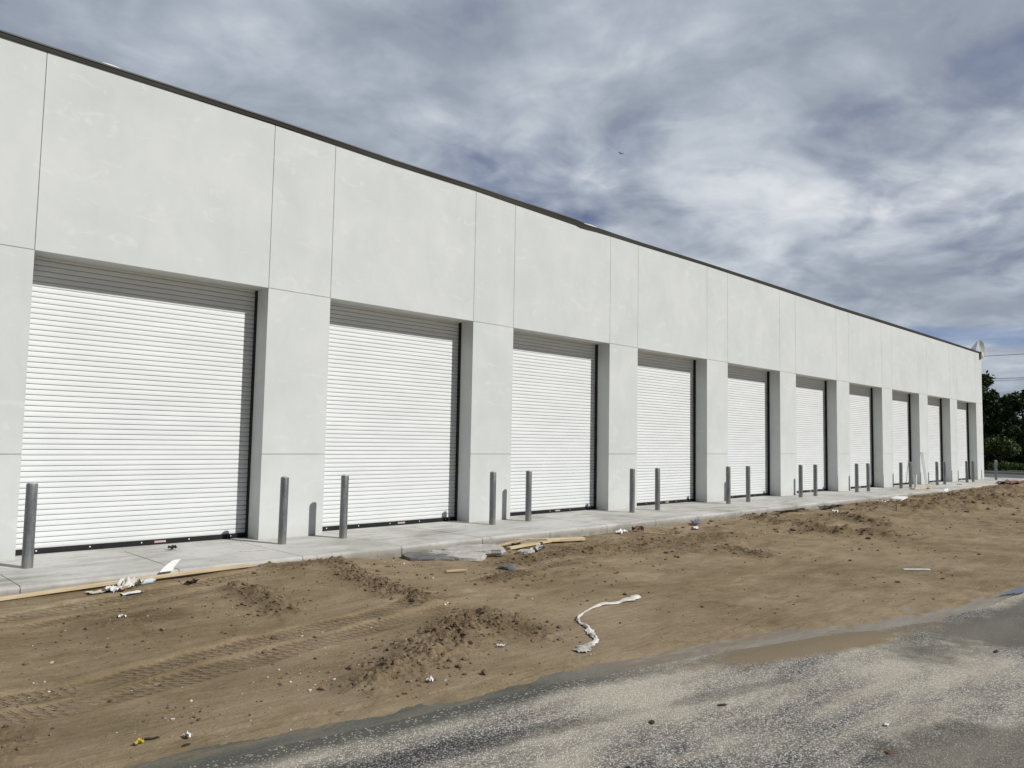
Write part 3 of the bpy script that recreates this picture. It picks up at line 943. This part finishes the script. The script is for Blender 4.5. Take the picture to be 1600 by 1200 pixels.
def lumber(name, p0, p1, wd, th, mat, label, cat='board', bow=0.0, roll=0.0, group=None, seed=0):
    """a sawn board between two points with slightly worn ends"""
    a, b = Vector(p0), Vector(p1)
    d = (b-a); L = d.length; d.normalize()
    s = d.cross(Vector((0, 0, 1))).normalized(); u = s.cross(d)
    s, u = s*math.cos(roll)+u*math.sin(roll), u*math.cos(roll)-s*math.sin(roll)
    r = random.Random(seed)
    bm_ = bmesh.new()
    rings = []
    n_ = 9
    for i in range(n_):
        t_ = i/(n_-1)
        c = d*(L*t_) + u*(bow*math.sin(math.pi*t_)) + s*r.uniform(-.003, .003)
        j = 1+r.uniform(-0.05, 0.05)
        rings.append([bm_.verts.new(c+s*sx*wd/2*j+u*sz) for sx, sz in ((-1, 0), (1, 0), (1, th), (-1, th))])
    for q, w_ in zip(rings[:-1], rings[1:]):
        for i in range(4):
            bm_.faces.new((q[i], q[(i+1) % 4], w_[(i+1) % 4], w_[i]))
    bm_.faces.new(rings[0][::-1]); bm_.faces.new(rings[-1])
    bmesh.ops.recalc_face_normals(bm_, faces=bm_.faces)
    bmesh.ops.bevel(bm_, geom=[e for e in bm_.edges if e.calc_face_angle(0) > 0.9], offset=min(wd, th)*0.12, segments=1, affect='EDGES')
    me = bpy.data.meshes.new(name); bm_.to_mesh(me); bm_.free()
    me.materials.append(mat)
    o = bpy.data.objects.new(name, me); COL.objects.link(o)
    # local x along the board for the grain
    o.location = a
    return tag(o, label, cat, group)


zl = lambda x, y, up_=0.0: (x, y, gz(x, y)+up_)
lumber('wood_board', (1.55, -1.835, -0.115), (4.33, -1.825, -0.04), 0.062, 0.034, M_wood, 'long thin pine board lying on dirt against the kerb by the nearest door', seed=1, bow=0.01)
lumber('wood_board', zl(8.02, -2.02, 0.02), zl(8.98, -1.90, 0.09), 0.12, 0.03, M_wood_d, 'wide tan board in the wood pile beside the broken concrete', seed=2, roll=0.2)
lumber('wood_board', zl(8.30, -2.13, 0.01), zl(9.35, -2.02, 0.03), 0.09, 0.035, M_wood, 'pale board lowest in the wood pile beside the broken concrete', seed=3)
lumber('wood_board', zl(8.78, -1.84, 0.08), zl(9.12, -2.18, 0.075), 0.05, 0.03, M_wood, 'short offcut lying across the small wood pile by the kerb', seed=4)
lumber('wood_board', zl(9.30, -1.90, 0.015), zl(10.02, -2.17, 0.02), 0.14, 0.05, M_wood, 'thick pale board lying alone right of the wood pile', seed=5)
lumber('wood_lath', zl(11.65, -2.22, 0.012), zl(11.75, -3.02, 0.01), 0.035, 0.012, M_wood, 'thin pale lath flat on the dirt before the third door', 'lath', seed=6)
lumber('wood_lath', zl(6.15, -3.22, 0.01), zl(6.42, -3.30, 0.015), 0.05, 0.025, M_wood_d, 'short brown stick half sunk in the middle of the dirt', 'stick', seed=7)
lumber('wood_lath', (4.62, -0.93, 0.003), (5.02, -0.98, 0.003), 0.022, 0.01, M_paper_c, 'thin white strip lying on the pavement before the nearest door', 'strip', seed=8)
lumber('wood_stake', zl(20.9, -3.42, -0.05), zl(20.95, -3.42, 0.17), 0.04, 0.03, M_wood_d, 'small wooden stake stuck upright in the dirt mound', 'stake', seed=9)
lumber('wood_lath', zl(11.45, -6.70, 0.006), zl(11.75, -6.95, 0.006), 0.04, 0.012, M_paper, 'white strip lying flat on the smooth dirt near the gutter', 'strip', seed=10)
lumber('foam_sheet', zl(22.6, -2.42, 0.015), zl(24.3, -2.30, 0.03), 0.22, 0.03, M_paper, 'long white foam sheet lying on the dirt near the far kerb', 'foam sheet', seed=11)
lumber('foam_sheet', zl(24.3, -2.25, 0.05), zl(25.1, -2.15, 0.07), 0.32, 0.05, M_whitebit, 'short thick white foam sheet propped on the end of the long one', 'foam sheet', seed=12)
lumber('leaning_board', (33.30, -0.35, 0.0), (33.78, -0.04, 1.30), 0.10, 0.035, M_pvc, 'tall white board leaning on the wall between the eighth and ninth doors', seed=13)
lumber('wood_board', (29.55, -1.02, 0.004), (30.75, -1.22, 0.004), 0.20, 0.045, M_wood, 'tan board lying flat on the pavement below the white pipe', seed=14)
lumber('wood_board', (30.35, -1.30, 0.004), (31.0, -1.12, 0.055), 0.09, 0.04, M_wood_d, 'brown offcut crossing the end of the flat tan board', seed=15)
lumber('wood_board', (35.4, -0.95, 0.004), (36.6, -0.80, 0.004), 0.20, 0.025, M_paper_c, 'pale plank on the pavement beside the last bollard pair', 'plank', seed=16)

# white pipe standing on the pavement
mb = MB()
mb.tube([(0, 0, 0), (0, 0, 0.50)], 0.055, 20, caps=False)
mb.tube([(0, 0, 0.50), (0, 0, 0.501)], [0.055, 0.046], 20, caps=False)
mb.tube([(0, 0, 0.501), (0, 0, 0.02)], [0.046, 0.046], 20, mi=1, caps=False)
tag(mb.build('white_pipe', [M_pvc, M_dark], loc=(30.66, -0.78, 0.005)), 'short white open pipe standing upright behind the flat tan board', 'pipe')


def chunk(name, cx_, cy_, lx, ly, th, rot, tilt, mat, label, seed, cat='concrete chunk'):
    """broken slab with a ragged outline and a rough face"""
    r = np.random.default_rng(seed)
    n_ = 30
    rad = 1+0.16*np.cumsum(r.normal(0, 0.35, n_))
    rad = rad-np.linspace(0, rad[-1]-rad[0], n_)
    rad = np.clip(rad/rad.mean(), 0.72, 1.25)
    mb_ = MB()
    levels = [(0.96, 0.0), (1.02, th*0.5), (1.0, th*0.93), (0.965, th), (0.6, th*1.03), (0.3, th*1.0)]
    rows = []
    for q, zz in levels:
        row = []
        for i in range(n_):
            a = 2*math.pi*i/n_
            ca, sa = math.cos(a), math.sin(a)
            sq = 1/max(abs(ca), abs(sa))**0.75
            j = r.uniform(-0.035, 0.035)
            row.append((lx/2*ca*sq*rad[i]*(q+j), ly/2*sa*sq*rad[i]*(q+j), zz+r.uniform(-0.006, 0.006)*(zz > 0)))
        rows.append(row+[row[0]])
    mb_.grid(rows, smooth=False)
    b0 = len(mb_.v)
    mb_.add([(0, 0, th*1.0)]+rows[-1][:-1], [(0, i+1, (i+1) % n_+1) for i in range(n_)])
    o = mb_.build(name, mat, loc=(cx_, cy_, gz(cx_, cy_)-0.012))
    o.rotation_euler = (tilt[0], tilt[1], rot)
    return tag(o, label, cat)


chunk('concrete_chunk', 7.13, -2.22, 0.80, 0.34, 0.075, -0.85, (0.13, 0.03), M_chunk, 'long pale slab of broken concrete beside the dark slab', 21)
chunk('concrete_chunk', 7.68, -2.10, 0.80, 0.44, 0.085, -0.75, (0.10, -0.05), M_chunk, 'widest pale slab of broken concrete, nearest the wood pile', 22)
chunk('concrete_chunk', 6.78, -2.16, 0.70, 0.42, 0.05, -0.6, (0.05, 0.04), M_chunk_d, 'dark grey broken slab at the left end of the rubble', 23)
chunk('concrete_chunk', 8.30, -2.48, 0.30, 0.20, 0.06, 0.4, (0, 0), M_chunk, 'small pale lump of concrete in front of the wood pile', 24)
chunk('concrete_chunk', 6.98, -3.45, 0.26, 0.16, 0.05, 0.4, (0, 0), M_chunk_d, 'small grey stone lump on bare dirt below the rubble', 25)

# trash beside the long board and along the kerb
crumple('paper_scrap', 2.62, -2.04, gz(2.62, -2.04), 0.22, 0.11, 0.1, 0.02, M_paper_c, 'cream card scrap at the left end of the litter by the long board', 'litter', 31)
crumple('paper_scrap', 2.72, -2.12, gz(2.72, -2.12)+0.005, 0.09, 0.17, 0.3, 0.05, M_paper, 'crumpled white paper next to the cream card scrap', 'litter', 32)
crumple('paper_scrap', 2.86, -2.24, gz(2.86, -2.24)+0.01, 0.20, 0.12, 0.15, 0.012, M_paper, 'flat white paper sheet nearest the camera in the litter', 'litter', 33)
crumple('plastic_bag', 2.93, -2.02, gz(2.93, -2.02), 0.26, 0.15, 0.5, 0.09, M_rag, 'crumpled dirty white plastic bag against the long board', 'litter', 34, 13)
crumple('cardboard_scrap', 2.80, -2.16, gz(2.80, -2.16)+0.012, 0.12, 0.09, 0.9, 0.03, M_wood_d, 'small brown cardboard scrap between the white papers', 'litter', 35)
crumple('brown_wrapper', 3.52, -2.12, gz(3.52, -2.12), 0.16, 0.06, 0.5, 0.04, M_leafdk, 'small dark wrapper right of the litter by the long board', 'litter', 36)
crumple('white_scrap', 2.42, -3.30, gz(2.42, -3.30), 0.07, 0.04, 0.5, 0.03, M_paper, 'tiny white scrap out on the dirt below the litter', 'litter', 37)
crumple('black_scrap', 4.03, -0.24, 0.001, 0.10, 0.07, 0.4, 0.05, M_dark, 'small black scrap on the pavement before the nearest door', 'litter', 38)
crumple('grey_rag', 8.62, -2.44, gz(8.62, -2.44), 0.34, 0.14, 0.4, 0.08, M_net, 'small crumpled grey rag on dirt below the wood pile', 'rag', 39, 13)
crumple('blue_wrapper', 13.75, -2.0, gz(13.75, -2.0), 0.34, 0.15, 0.7, 0.09, M_indigo, 'crumpled dark blue wrapper against the kerb before the fourth door', 'litter', 40, 13)
crumple('white_scrap', 13.35, -2.25, gz(13.35, -2.25), 0.30, 0.10, 0.6, 0.03, M_paper, 'white paper scrap just below the dark blue wrapper', 'litter', 41)
crumple('white_scrap', 11.30, -1.98, gz(11.3, -1.98), 0.30, 0.12, 0.2, 0.06, M_paper, 'white scrap at the kerb before the third door', 'litter', 42)
crumple('brown_wrapper', 11.75, -2.02, gz(11.75, -2.02), 0.22, 0.16, 0.2, 0.08, M_rust, 'reddish brown scrap at the kerb before the third door', 'litter', 43)
crumple('dark_tarp', 18.0, -2.0, gz(18.0, -2.0), 1.5, 0.16, 0.03, 0.05, M_dark, 'strip of black sheeting at the kerb before the fifth door', 'sheeting', 44, 15)
crumple('dark_tarp', 20.3, -2.0, gz(20.3, -2.0), 1.3, 0.18, 0.03, 0.06, M_dark, 'torn black sheeting at the kerb before the sixth door', 'sheeting', 45, 15)
crumple('white_scrap', 19.6, -2.4, gz(19.6, -2.4), 0.35, 0.12, 0.3, 0.07, M_paper, 'white scrap below the torn black sheeting at the kerb', 'litter', 46)
crumple('white_scrap', 29.3, -2.2, gz(29.3, -2.2), 0.8, 0.25, 0.2, 0.12, M_whitebit, 'white scrap at the dirt edge before the eighth door', 'litter', 47)
crumple('brown_tarp', 39.3, -1.9, gz(39.3, -1.9)+0.02, 2.6, 0.7, 0.05, 0.11, M_rust, 'rust brown sheet heaped on the far end of the dirt', 'sheeting', 48, 17)
crumple('pale_tarp', 41.6, -1.9, gz(41.6, -1.9)+0.02, 1.9, 0.7, 0.1, 0.10, M_pinkw, 'pale pinkish sheet right of the rust brown sheet', 'sheeting', 49, 15)
crumple('yellow_wrapper', 1.63, -6.02, gz(1.63, -6.02), 0.055, 0.03, 0.4, 0.02, M_yellow, 'small yellow wrapper at the dirt edge near the gutter', 'litter', 50, 7)
crumple('dead_leaf', 1.70, -5.99, gz(1.70, -5.99), 0.10, 0.03, -0.3, 0.02, M_leafdk, 'curled dark leaf touching the yellow wrapper', 'leaf', 51, 7)
crumple('dead_leaf', 1.83, -6.17, gz(1.83, -6.17), 0.05, 0.02, 0.1, 0.012, M_leafdk, 'small dark leaf at the gutter edge below the white scrap', 'leaf', 52, 7)
crumple('white_scrap', 1.87, -6.09, gz(1.87, -6.09), 0.03, 0.045, 0.4, 0.03, M_paper, 'tiny white scrap beside the yellow wrapper', 'litter', 53, 7)
crumple('white_scrap', 3.50, -6.22, gz(3.5, -6.22), 0.05, 0.035, 0.4, 0.03, M_paper, 'tiny white scrap at the dirt edge below the clumpy ridge', 'litter', 54, 7)
crumple('white_scrap', 4.48, -5.92, gz(4.48, -5.92), 0.07, 0.03, -0.4, 0.025, M_paper, 'tiny white scrap left of the long white strip', 'litter', 55, 7)
crumple('dead_leaf', 4.63, -8.88, Z_ASPH+0.007, 0.055, 0.03, 0.1, 0.012, M_leafd, 'orange brown leaf on the dark asphalt stain', 'leaf', 56, 7)
crumple('white_scrap', 5.05, -8.72, Z_ASPH+0.007, 0.035, 0.02, 0.1, 0.012, M_paper, 'tiny white scrap on the dark asphalt stain', 'litter', 57, 7)
crumple('dead_leaf', 4.02, -7.72, Z_ASPH+0.007, 0.06, 0.035, 0.6, 0.012, M_leafdk, 'dark leaf on pale asphalt nearest the gutter', 'leaf', 58, 7)
crumple('dead_leaf', 4.62, -7.85, Z_ASPH+0.007, 0.07, 0.03, -0.5, 0.012, M_leafdk, 'dark leaf on pale asphalt right of the other dark leaf', 'leaf', 59, 7)
crumple('dead_leaf', 3.38, -8.02, Z_ASPH+0.007, 0.03, 0.03, 0.6, 0.015, M_dark, 'small black leaf on asphalt at the bottom edge', 'leaf', 60, 7)
crumple('dead_leaf', 7.55, -8.72, Z_ASPH+0.007, 0.10, 0.03, 0.2, 0.015, M_leafdk, 'dark leaf on the damp asphalt at the right', 'leaf', 61, 7)

# bent white foam strip standing at the kerb
mb = MB()
fo = [[(3.36+0.09*t_+0.05*t_*t_+s_*0.075*(1-0.35*t_), -1.80+0.01*s_+0.06*t_, 0.0+0.11*t_) for s_ in (-1, 0, 1)] for t_ in np.linspace(0, 1, 8)]
mb.grid(fo); mb.grid([[(p[0], p[1]+0.010, p[2]-0.004) for p in row][::-1] for row in fo])
tag(mb.build('foam_strip', M_paper), 'bent white foam strip sticking up at the kerb behind the long board', 'foam strip')

# crushed bottle
mb = MB()
mb.tube([(0, 0, 0.03), (0.03, 0, 0.032), (0.10, 0.0, 0.03), (0.15, 0.005, 0.028), (0.185, 0.006, 0.03), (0.20, 0.007, 0.03)], [0.02, 0.031, 0.027, 0.03, 0.013, 0.012], 14)
bt = mb.build('plastic_bottle', M_blue, loc=(3.02, -1.99, gz(3.02, -1.99)))
bt.rotation_euler = (0, 0, 0.35)
tag(bt, 'crushed pale blue plastic bottle lying by the long board', 'bottle')

# long white plastic strip on the dirt
path = [(7.04, -5.44), (6.85, -5.47), (6.61, -5.48), (6.38, -5.41), (6.05, -5.52), (5.80, -5.63), (5.67, -5.73), (5.57, -5.87), (5.51, -5.99), (5.43, -6.08), (5.36, -6.16), (5.30, -6.25), (5.24, -6.31), (5.13, -6.35), (5.02, -6.37), (4.93, -6.40), (4.86, -6.47)]
wid = [0.10, 0.16, 0.10, 0.045, 0.035, 0.035, 0.04, 0.035, 0.05, 0.10, 0.07, 0.05, 0.05, 0.08, 0.12, 0.17, 0.10]
pp = np.array(path); tt = np.linspace(0, len(path)-1, 120)
px = np.interp(tt, range(len(path)), pp[:, 0]); py = np.interp(tt, range(len(path)), pp[:, 1]); pw = np.interp(tt, range(len(path)), wid)
px = np.convolve(np.pad(px, 3, 'edge'), np.ones(7)/7, 'valid'); py = np.convolve(np.pad(py, 3, 'edge'), np.ones(7)/7, 'valid')
tx = np.gradient(px); ty = np.gradient(py); tl = np.hypot(tx, ty)+1e-9
nxv, nyv = -ty/tl, tx/tl
rows = []
for i in range(120):
    row = []
    for j, q in enumerate(np.linspace(-1, 1, 9)):
        wv = pw[i]*0.40*(1+0.25*math.sin(i*0.9))
        x = px[i]+nxv[i]*q*wv; y = py[i]+nyv[i]*q*wv
        cr = float(perlin(np.array([i*0.28]), np.array([j*0.9]))[0])
        row.append((x, y, gz(x, y)+0.010+0.018*(1-q*q)*(0.6+0.4*math.sin(i*0.35))+0.014*cr))
    rows.append(row)
mb = MB(); mb.grid(rows[:100])
mb.grid(rows[99:], mi=1)
tag(mb.build('plastic_strip', [M_rag, M_net]), 'long twisted strip of dirty white plastic snaking across the dirt', 'plastic strip')

# ------------------------------------------------------------------ loose clods and grit (uncountable)
ico = bmesh.new(); bmesh.ops.create_icosphere(ico, subdivisions=1, radius=1.0)
IV = np.array([v.co[:] for v in ico.verts]); IF = np.array([[v.index for v in f.verts] for f in ico.faces]); ico.free()


def scatter(name, pts, sizes, mats, mi, flat=0.7):
    n_ = len(pts)
    nv = len(IV)
    rot = rng.uniform(0, 2*np.pi, n_)
    V = np.repeat(IV[None], n_, 0)*(1+rng.uniform(-0.32, 0.32, (n_, nv, 1)))
    V[:, :, 0] *= rng.uniform(0.7, 1.4, (n_, 1)); V[:, :, 2] *= flat
    c_, s_ = np.cos(rot)[:, None], np.sin(rot)[:, None]
    X = V[:, :, 0]*c_-V[:, :, 1]*s_; Y = V[:, :, 0]*s_+V[:, :, 1]*c_
    V = np.stack([X, Y, V[:, :, 2]], -1)*sizes[:, None, None] + pts[:, None, :]
    Fq = (IF[None]+(np.arange(n_)*nv)[:, None, None]).reshape(-1, 3)
    return np_mesh(name, V.reshape(-1, 3), Fq, mats, np.repeat(mi, len(IF)), smooth=False)


pts = []; sz = []
for pl, hw, hh, cl in RIDGES:
    pl = np.array(pl)
    seg = np.hypot(*np.diff(pl, axis=0).T); L = seg.sum()
    scl = 1.0 if pl[0, 0] < 13 else 2.0
    cnt = int(min(L, 7)*420*cl/0.07/scl**1.5)
    s_ = np.concatenate([[0], np.cumsum(seg)])
    q = rng.uniform(0, L, cnt)
    x = np.interp(q, s_, pl[:, 0])+rng.normal(0, hw*0.95, cnt); y = np.interp(q, s_, pl[:, 1])+rng.normal(0, hw*0.95, cnt)
    pts.append(np.stack([x, y], -1)); sz.append(np.clip(rng.lognormal(math.log(0.0075*scl**0.6), 0.6, cnt), 0.003, 0.038*scl))
cnt = 2000
x = 0.5+rng.beta(1, 2.2, cnt)*26; tq = rng.beta(0.8, 1.3, cnt)
y = Y_KERB-0.1+(np.interp(x, UPX, UPY)-Y_KERB)*tq
keep = fbm(x, y, 1.3, 3) > -0.12
pts.append(np.stack([x, y], -1)[keep]); sz.append(np.clip(rng.lognormal(math.log(0.006), 0.55, cnt), 0.003, 0.026)[keep]*(1+0.05*x[keep]))
pts = np.concatenate(pts); sz = np.concatenate(sz)
ye_ = np.interp(pts[:, 0], UPX, UPY)
ok = (pts[:, 1] < Y_KERB-0.03) & (pts[:, 1] > ye_+0.05)
pts, sz = pts[ok], sz[ok]
P3 = np.column_stack([pts, ground_z(pts[:, 0], pts[:, 1])+sz*0.25])
tag(scatter('dirt_clods', P3, sz, [M_clod], np.zeros(len(P3), int)), kind='stuff')
cnt = 900
x = 0.6+rng.beta(1, 2.0, cnt)*16; tq = rng.uniform(0, 1.0, cnt)
y = Y_KERB-0.05+(np.interp(x, UPX, UPY)-Y_KERB)*tq
g1 = rng.normal(0, 0.16, (300, 2))+np.array([[0.95, -5.45], [6.3, -2.35], [2.0, -5.72], [2.9, -5.6], [8.2, -2.5], [12.6, -2.15]])[rng.integers(0, 6, 300)]
x = np.concatenate([x, g1[:, 0]]); y = np.concatenate([y, g1[:, 1]])
ok = (y < Y_KERB-0.03)
x, y = x[ok], y[ok]
s = np.clip(rng.lognormal(math.log(0.0046), 0.5, len(x)), 0.0025, 0.016)
mi = (rng.random(len(x)) > 0.33).astype(int)
tag(scatter('grit', np.column_stack([x, y, ground_z(x, y)+s*0.3]), s, [M_stone_w, M_stone_d], mi), kind='stuff')

# ------------------------------------------------------------------ the far end: street, verge, hedge, trees, cables
mb = MB()
mb.box((46.502, -40, -0.235), (59.0, 60, -0.17))
tag(mb.build('street', M_road2), kind='structure')
mb = MB()
mb.box((59.0, -40, -0.3), (59.22, 60, -0.03))
tag(mb.build('street_kerb', M_kerb2), kind='structure')
mb = MB()
mb.box((59.222, -60, -0.32), (140, 90, -0.045))
tag(mb.build('grass', M_grass), kind='structure')


def leaf_mesh(name, centres, radii, n_per, size, mat, parent=None, flat=0.8, seed=0):
    r = np.random.default_rng(seed)
    V = []
    for (c, rad) in zip(centres, radii):
        n_ = int(n_per*(rad**2))
        d = r.normal(size=(n_, 3)); d /= np.linalg.norm(d, axis=1)[:, None]
        rr = rad*r.uniform(0.35, 1.0, n_)**0.6*(1+0.18*r.normal(size=n_))
        p = np.array(c)+d*rr[:, None]*np.array([1, 1, flat])
        a = r.normal(size=(n_, 3)); a /= np.linalg.norm(a, axis=1)[:, None]
        b = np.cross(a, r.normal(size=(n_, 3))); b /= np.linalg.norm(b, axis=1)[:, None]
        s_ = size*r.uniform(0.6, 1.4, n_)[:, None]
        V.append(np.stack([p-a*s_, p+b*s_*0.45, p+a*s_, p-b*s_*0.45], 1))
    V = np.concatenate(V).reshape(-1, 3)
    Fq = np.arange(len(V)).reshape(-1, 4)
    return np_mesh(name, V, Fq, mat, parent=parent)


def tree(x, y, h, spread, label, seed, mat=M_leaf, low=0.12, n_cl=34, size=0.17, dens=520):
    root = empty('tree', (x, y, -0.06))
    tag(root, label, 'tree', 'trees across the street')
    r = np.random.default_rng(seed)
    mb_ = MB()
    lean = r.uniform(-0.3, 0.3, 2)
    top = h*0.72
    tr = [(lean[0]*t_*t_, lean[1]*t_*t_, top*t_) for t_ in np.linspace(0, 1, 7)]
    mb_.tube(tr, [0.22*(1-0.8*t_)*h/7+0.02 for t_ in np.linspace(0, 1, 7)], 9)
    cs, rs = [], []
    for i in range(n_cl):
        z_ = h*r.uniform(low, 0.9)
        env = spread*math.sin(math.pi*min(1, max(0.08, (z_/h-low*0.4)/(1.02-low*0.4)))**0.8)
        a = r.uniform(0, 2*math.pi); d = env*math.sqrt(r.uniform(0.05, 1.0))
        c = (d*math.cos(a), d*math.sin(a), z_)
        cs.append(c); rs.append(r.uniform(0.5, 0.95)*spread*0.36)
        if i % 2 == 0:
            b0 = z_*0.55
            t_ = b0/top
            st_ = Vector((lean[0]*t_*t_, lean[1]*t_*t_, b0)); en = Vector(c)
            mid_ = (st_+en)/2+Vector((0, 0, 0.15*h*0.3))
            mb_.tube([st_, mid_, en], [0.06*h/7, 0.04*h/7, 0.012], 6)
    for i in range(5):
        cs.append((r.uniform(-.3, .3)*spread, r.uniform(-.3, .3)*spread, h*r.uniform(0.86, 0.97))); rs.append(spread*r.uniform(0.14, 0.24))
    mb_.build('trunk', M_bark, root)
    leaf_mesh('crown', cs, rs, dens, size, mat, root, seed=seed+1)
    return root


tree(68.0, 6.4, 7.6, 2.5, 'tall dark tree with a pointed top right beside the building corner', 101, low=0.06)
tree(67.5, 3.3, 6.0, 2.3, 'lower bushy dark tree right of the pointed tree', 102, low=0.04)
tree(72.0, 1.0, 7.0, 2.9, 'broad dark tree at the right edge behind the bushy tree', 103, low=0.05)
tree(74.0, 9.5, 6.6, 3.0, 'dark tree mostly hidden behind the building corner', 104, low=0.05)
tree(78.0, 2.4, 9.6, 3.2, 'taller dark tree whose branch tips reach in at the right edge', 105, low=0.10)
tree(74.0, 4.6, 6.2, 2.9, 'dark tree deep in the gap behind the bushy tree', 106, low=0.03)

tree(80.0, 8.0, 6.2, 3.4, 'low dark tree closing the gap under the pointed tree', 107, low=0.02)
tree(82.0, 3.6, 6.0, 3.6, 'low dark tree farthest back behind the bushy tree', 108, low=0.02)

# light green shrub in front of the trees
root = empty('shrub', (63.6, 4.05, -0.06))
tag(root, 'yellow green flowering shrub above the hedge by the building corner', 'shrub')
mb = MB()
for a in range(5):
    an = a*1.3
    mb.tube([(0.05*math.cos(an), 0.05*math.sin(an), 0), (0.25*math.cos(an), 0.25*math.sin(an), 0.8), (0.6*math.cos(an), 0.6*math.sin(an), 1.7)], [0.035, 0.025, 0.012], 6)
mb.build('stem', M_bark, root)
r = np.random.default_rng(8)
leaf_mesh('foliage', [(r.uniform(-0.7, 0.7), r.uniform(-1.1, 0.9), r.uniform(1.2, 2.2)) for _ in range(16)], [0.42]*16, 700, 0.10, M_leaf_y, root, seed=4)

# hedge
root = empty('hedge', (62.3, 1.5, -0.05))
tag(root, 'low clipped green hedge along the far side of the street', 'hedge')
r = np.random.default_rng(9)
cs = [(r.uniform(-0.35, 0.35), yy+r.uniform(-.1, .1), r.uniform(0.15, 0.50)) for yy in np.arange(-5.5, 5.6, 0.12)]
leaf_mesh('foliage', cs, [0.30]*len(cs), 1300, 0.05, M_hedge, root, seed=5, flat=0.7)


def cable(y0, y1, x, z, sag, rad, label):
    mb_ = MB()
    mb_.tube([(x+0.0*t_, y0+(y1-y0)*t_, z-sag*4*t_*(1-t_)) for t_ in np.linspace(0, 1, 33)], rad, 6)
    tag(mb_.build('power_line', M_cable), label, 'cable', 'power lines beyond the building')


cable(-60, 70, 78, 10.2, 0.5, 0.022, 'highest thin power line crossing the sky beyond the building corner')
cable(-60, 70, 78, 8.15, 0.5, 0.022, 'middle power line, just over the tree tops')
cable(-60, 70, 78, 7.97, 0.5, 0.014, 'lowest and faintest power line just over the tree tops')

# far bird
mb = MB()
mb.tube([(-0.17, 0, 0), (-0.10, 0, 0.01), (0.0, 0, 0.0), (0.10, 0, 0.02), (0.15, 0, 0.02)], [0.01, 0.035, 0.05, 0.035, 0.008], 8)
for s_ in (-1, 1):
    mb.add([(0.06, s_*0.03, 0.02), (-0.06, s_*0.03, 0.02), (-0.08, s_*0.22, 0.09), (-0.02, s_*0.42, 0.04), (0.07, s_*0.22, 0.10)], [(0, 1, 2, 4), (2, 3, 4)])
    mb.add([(0.06, s_*0.03, 0.014), (-0.06, s_*0.03, 0.014), (-0.08, s_*0.22, 0.084), (-0.02, s_*0.42, 0.034), (0.07, s_*0.22, 0.094)], [(0, 4, 2, 1), (2, 4, 3)])
d = (r2*((970-800)/F_PX) - u2*((240-600)/F_PX) + fw)
bd = mb.build('bird', M_bird)
bd.location = Vector((0, -CAM_D, CAM_H)) + d*85
bd.rotation_euler = (0.2, 0.1, 1.2)
tag(bd, 'tiny dark bird flying high in the cloudy sky', 'bird')
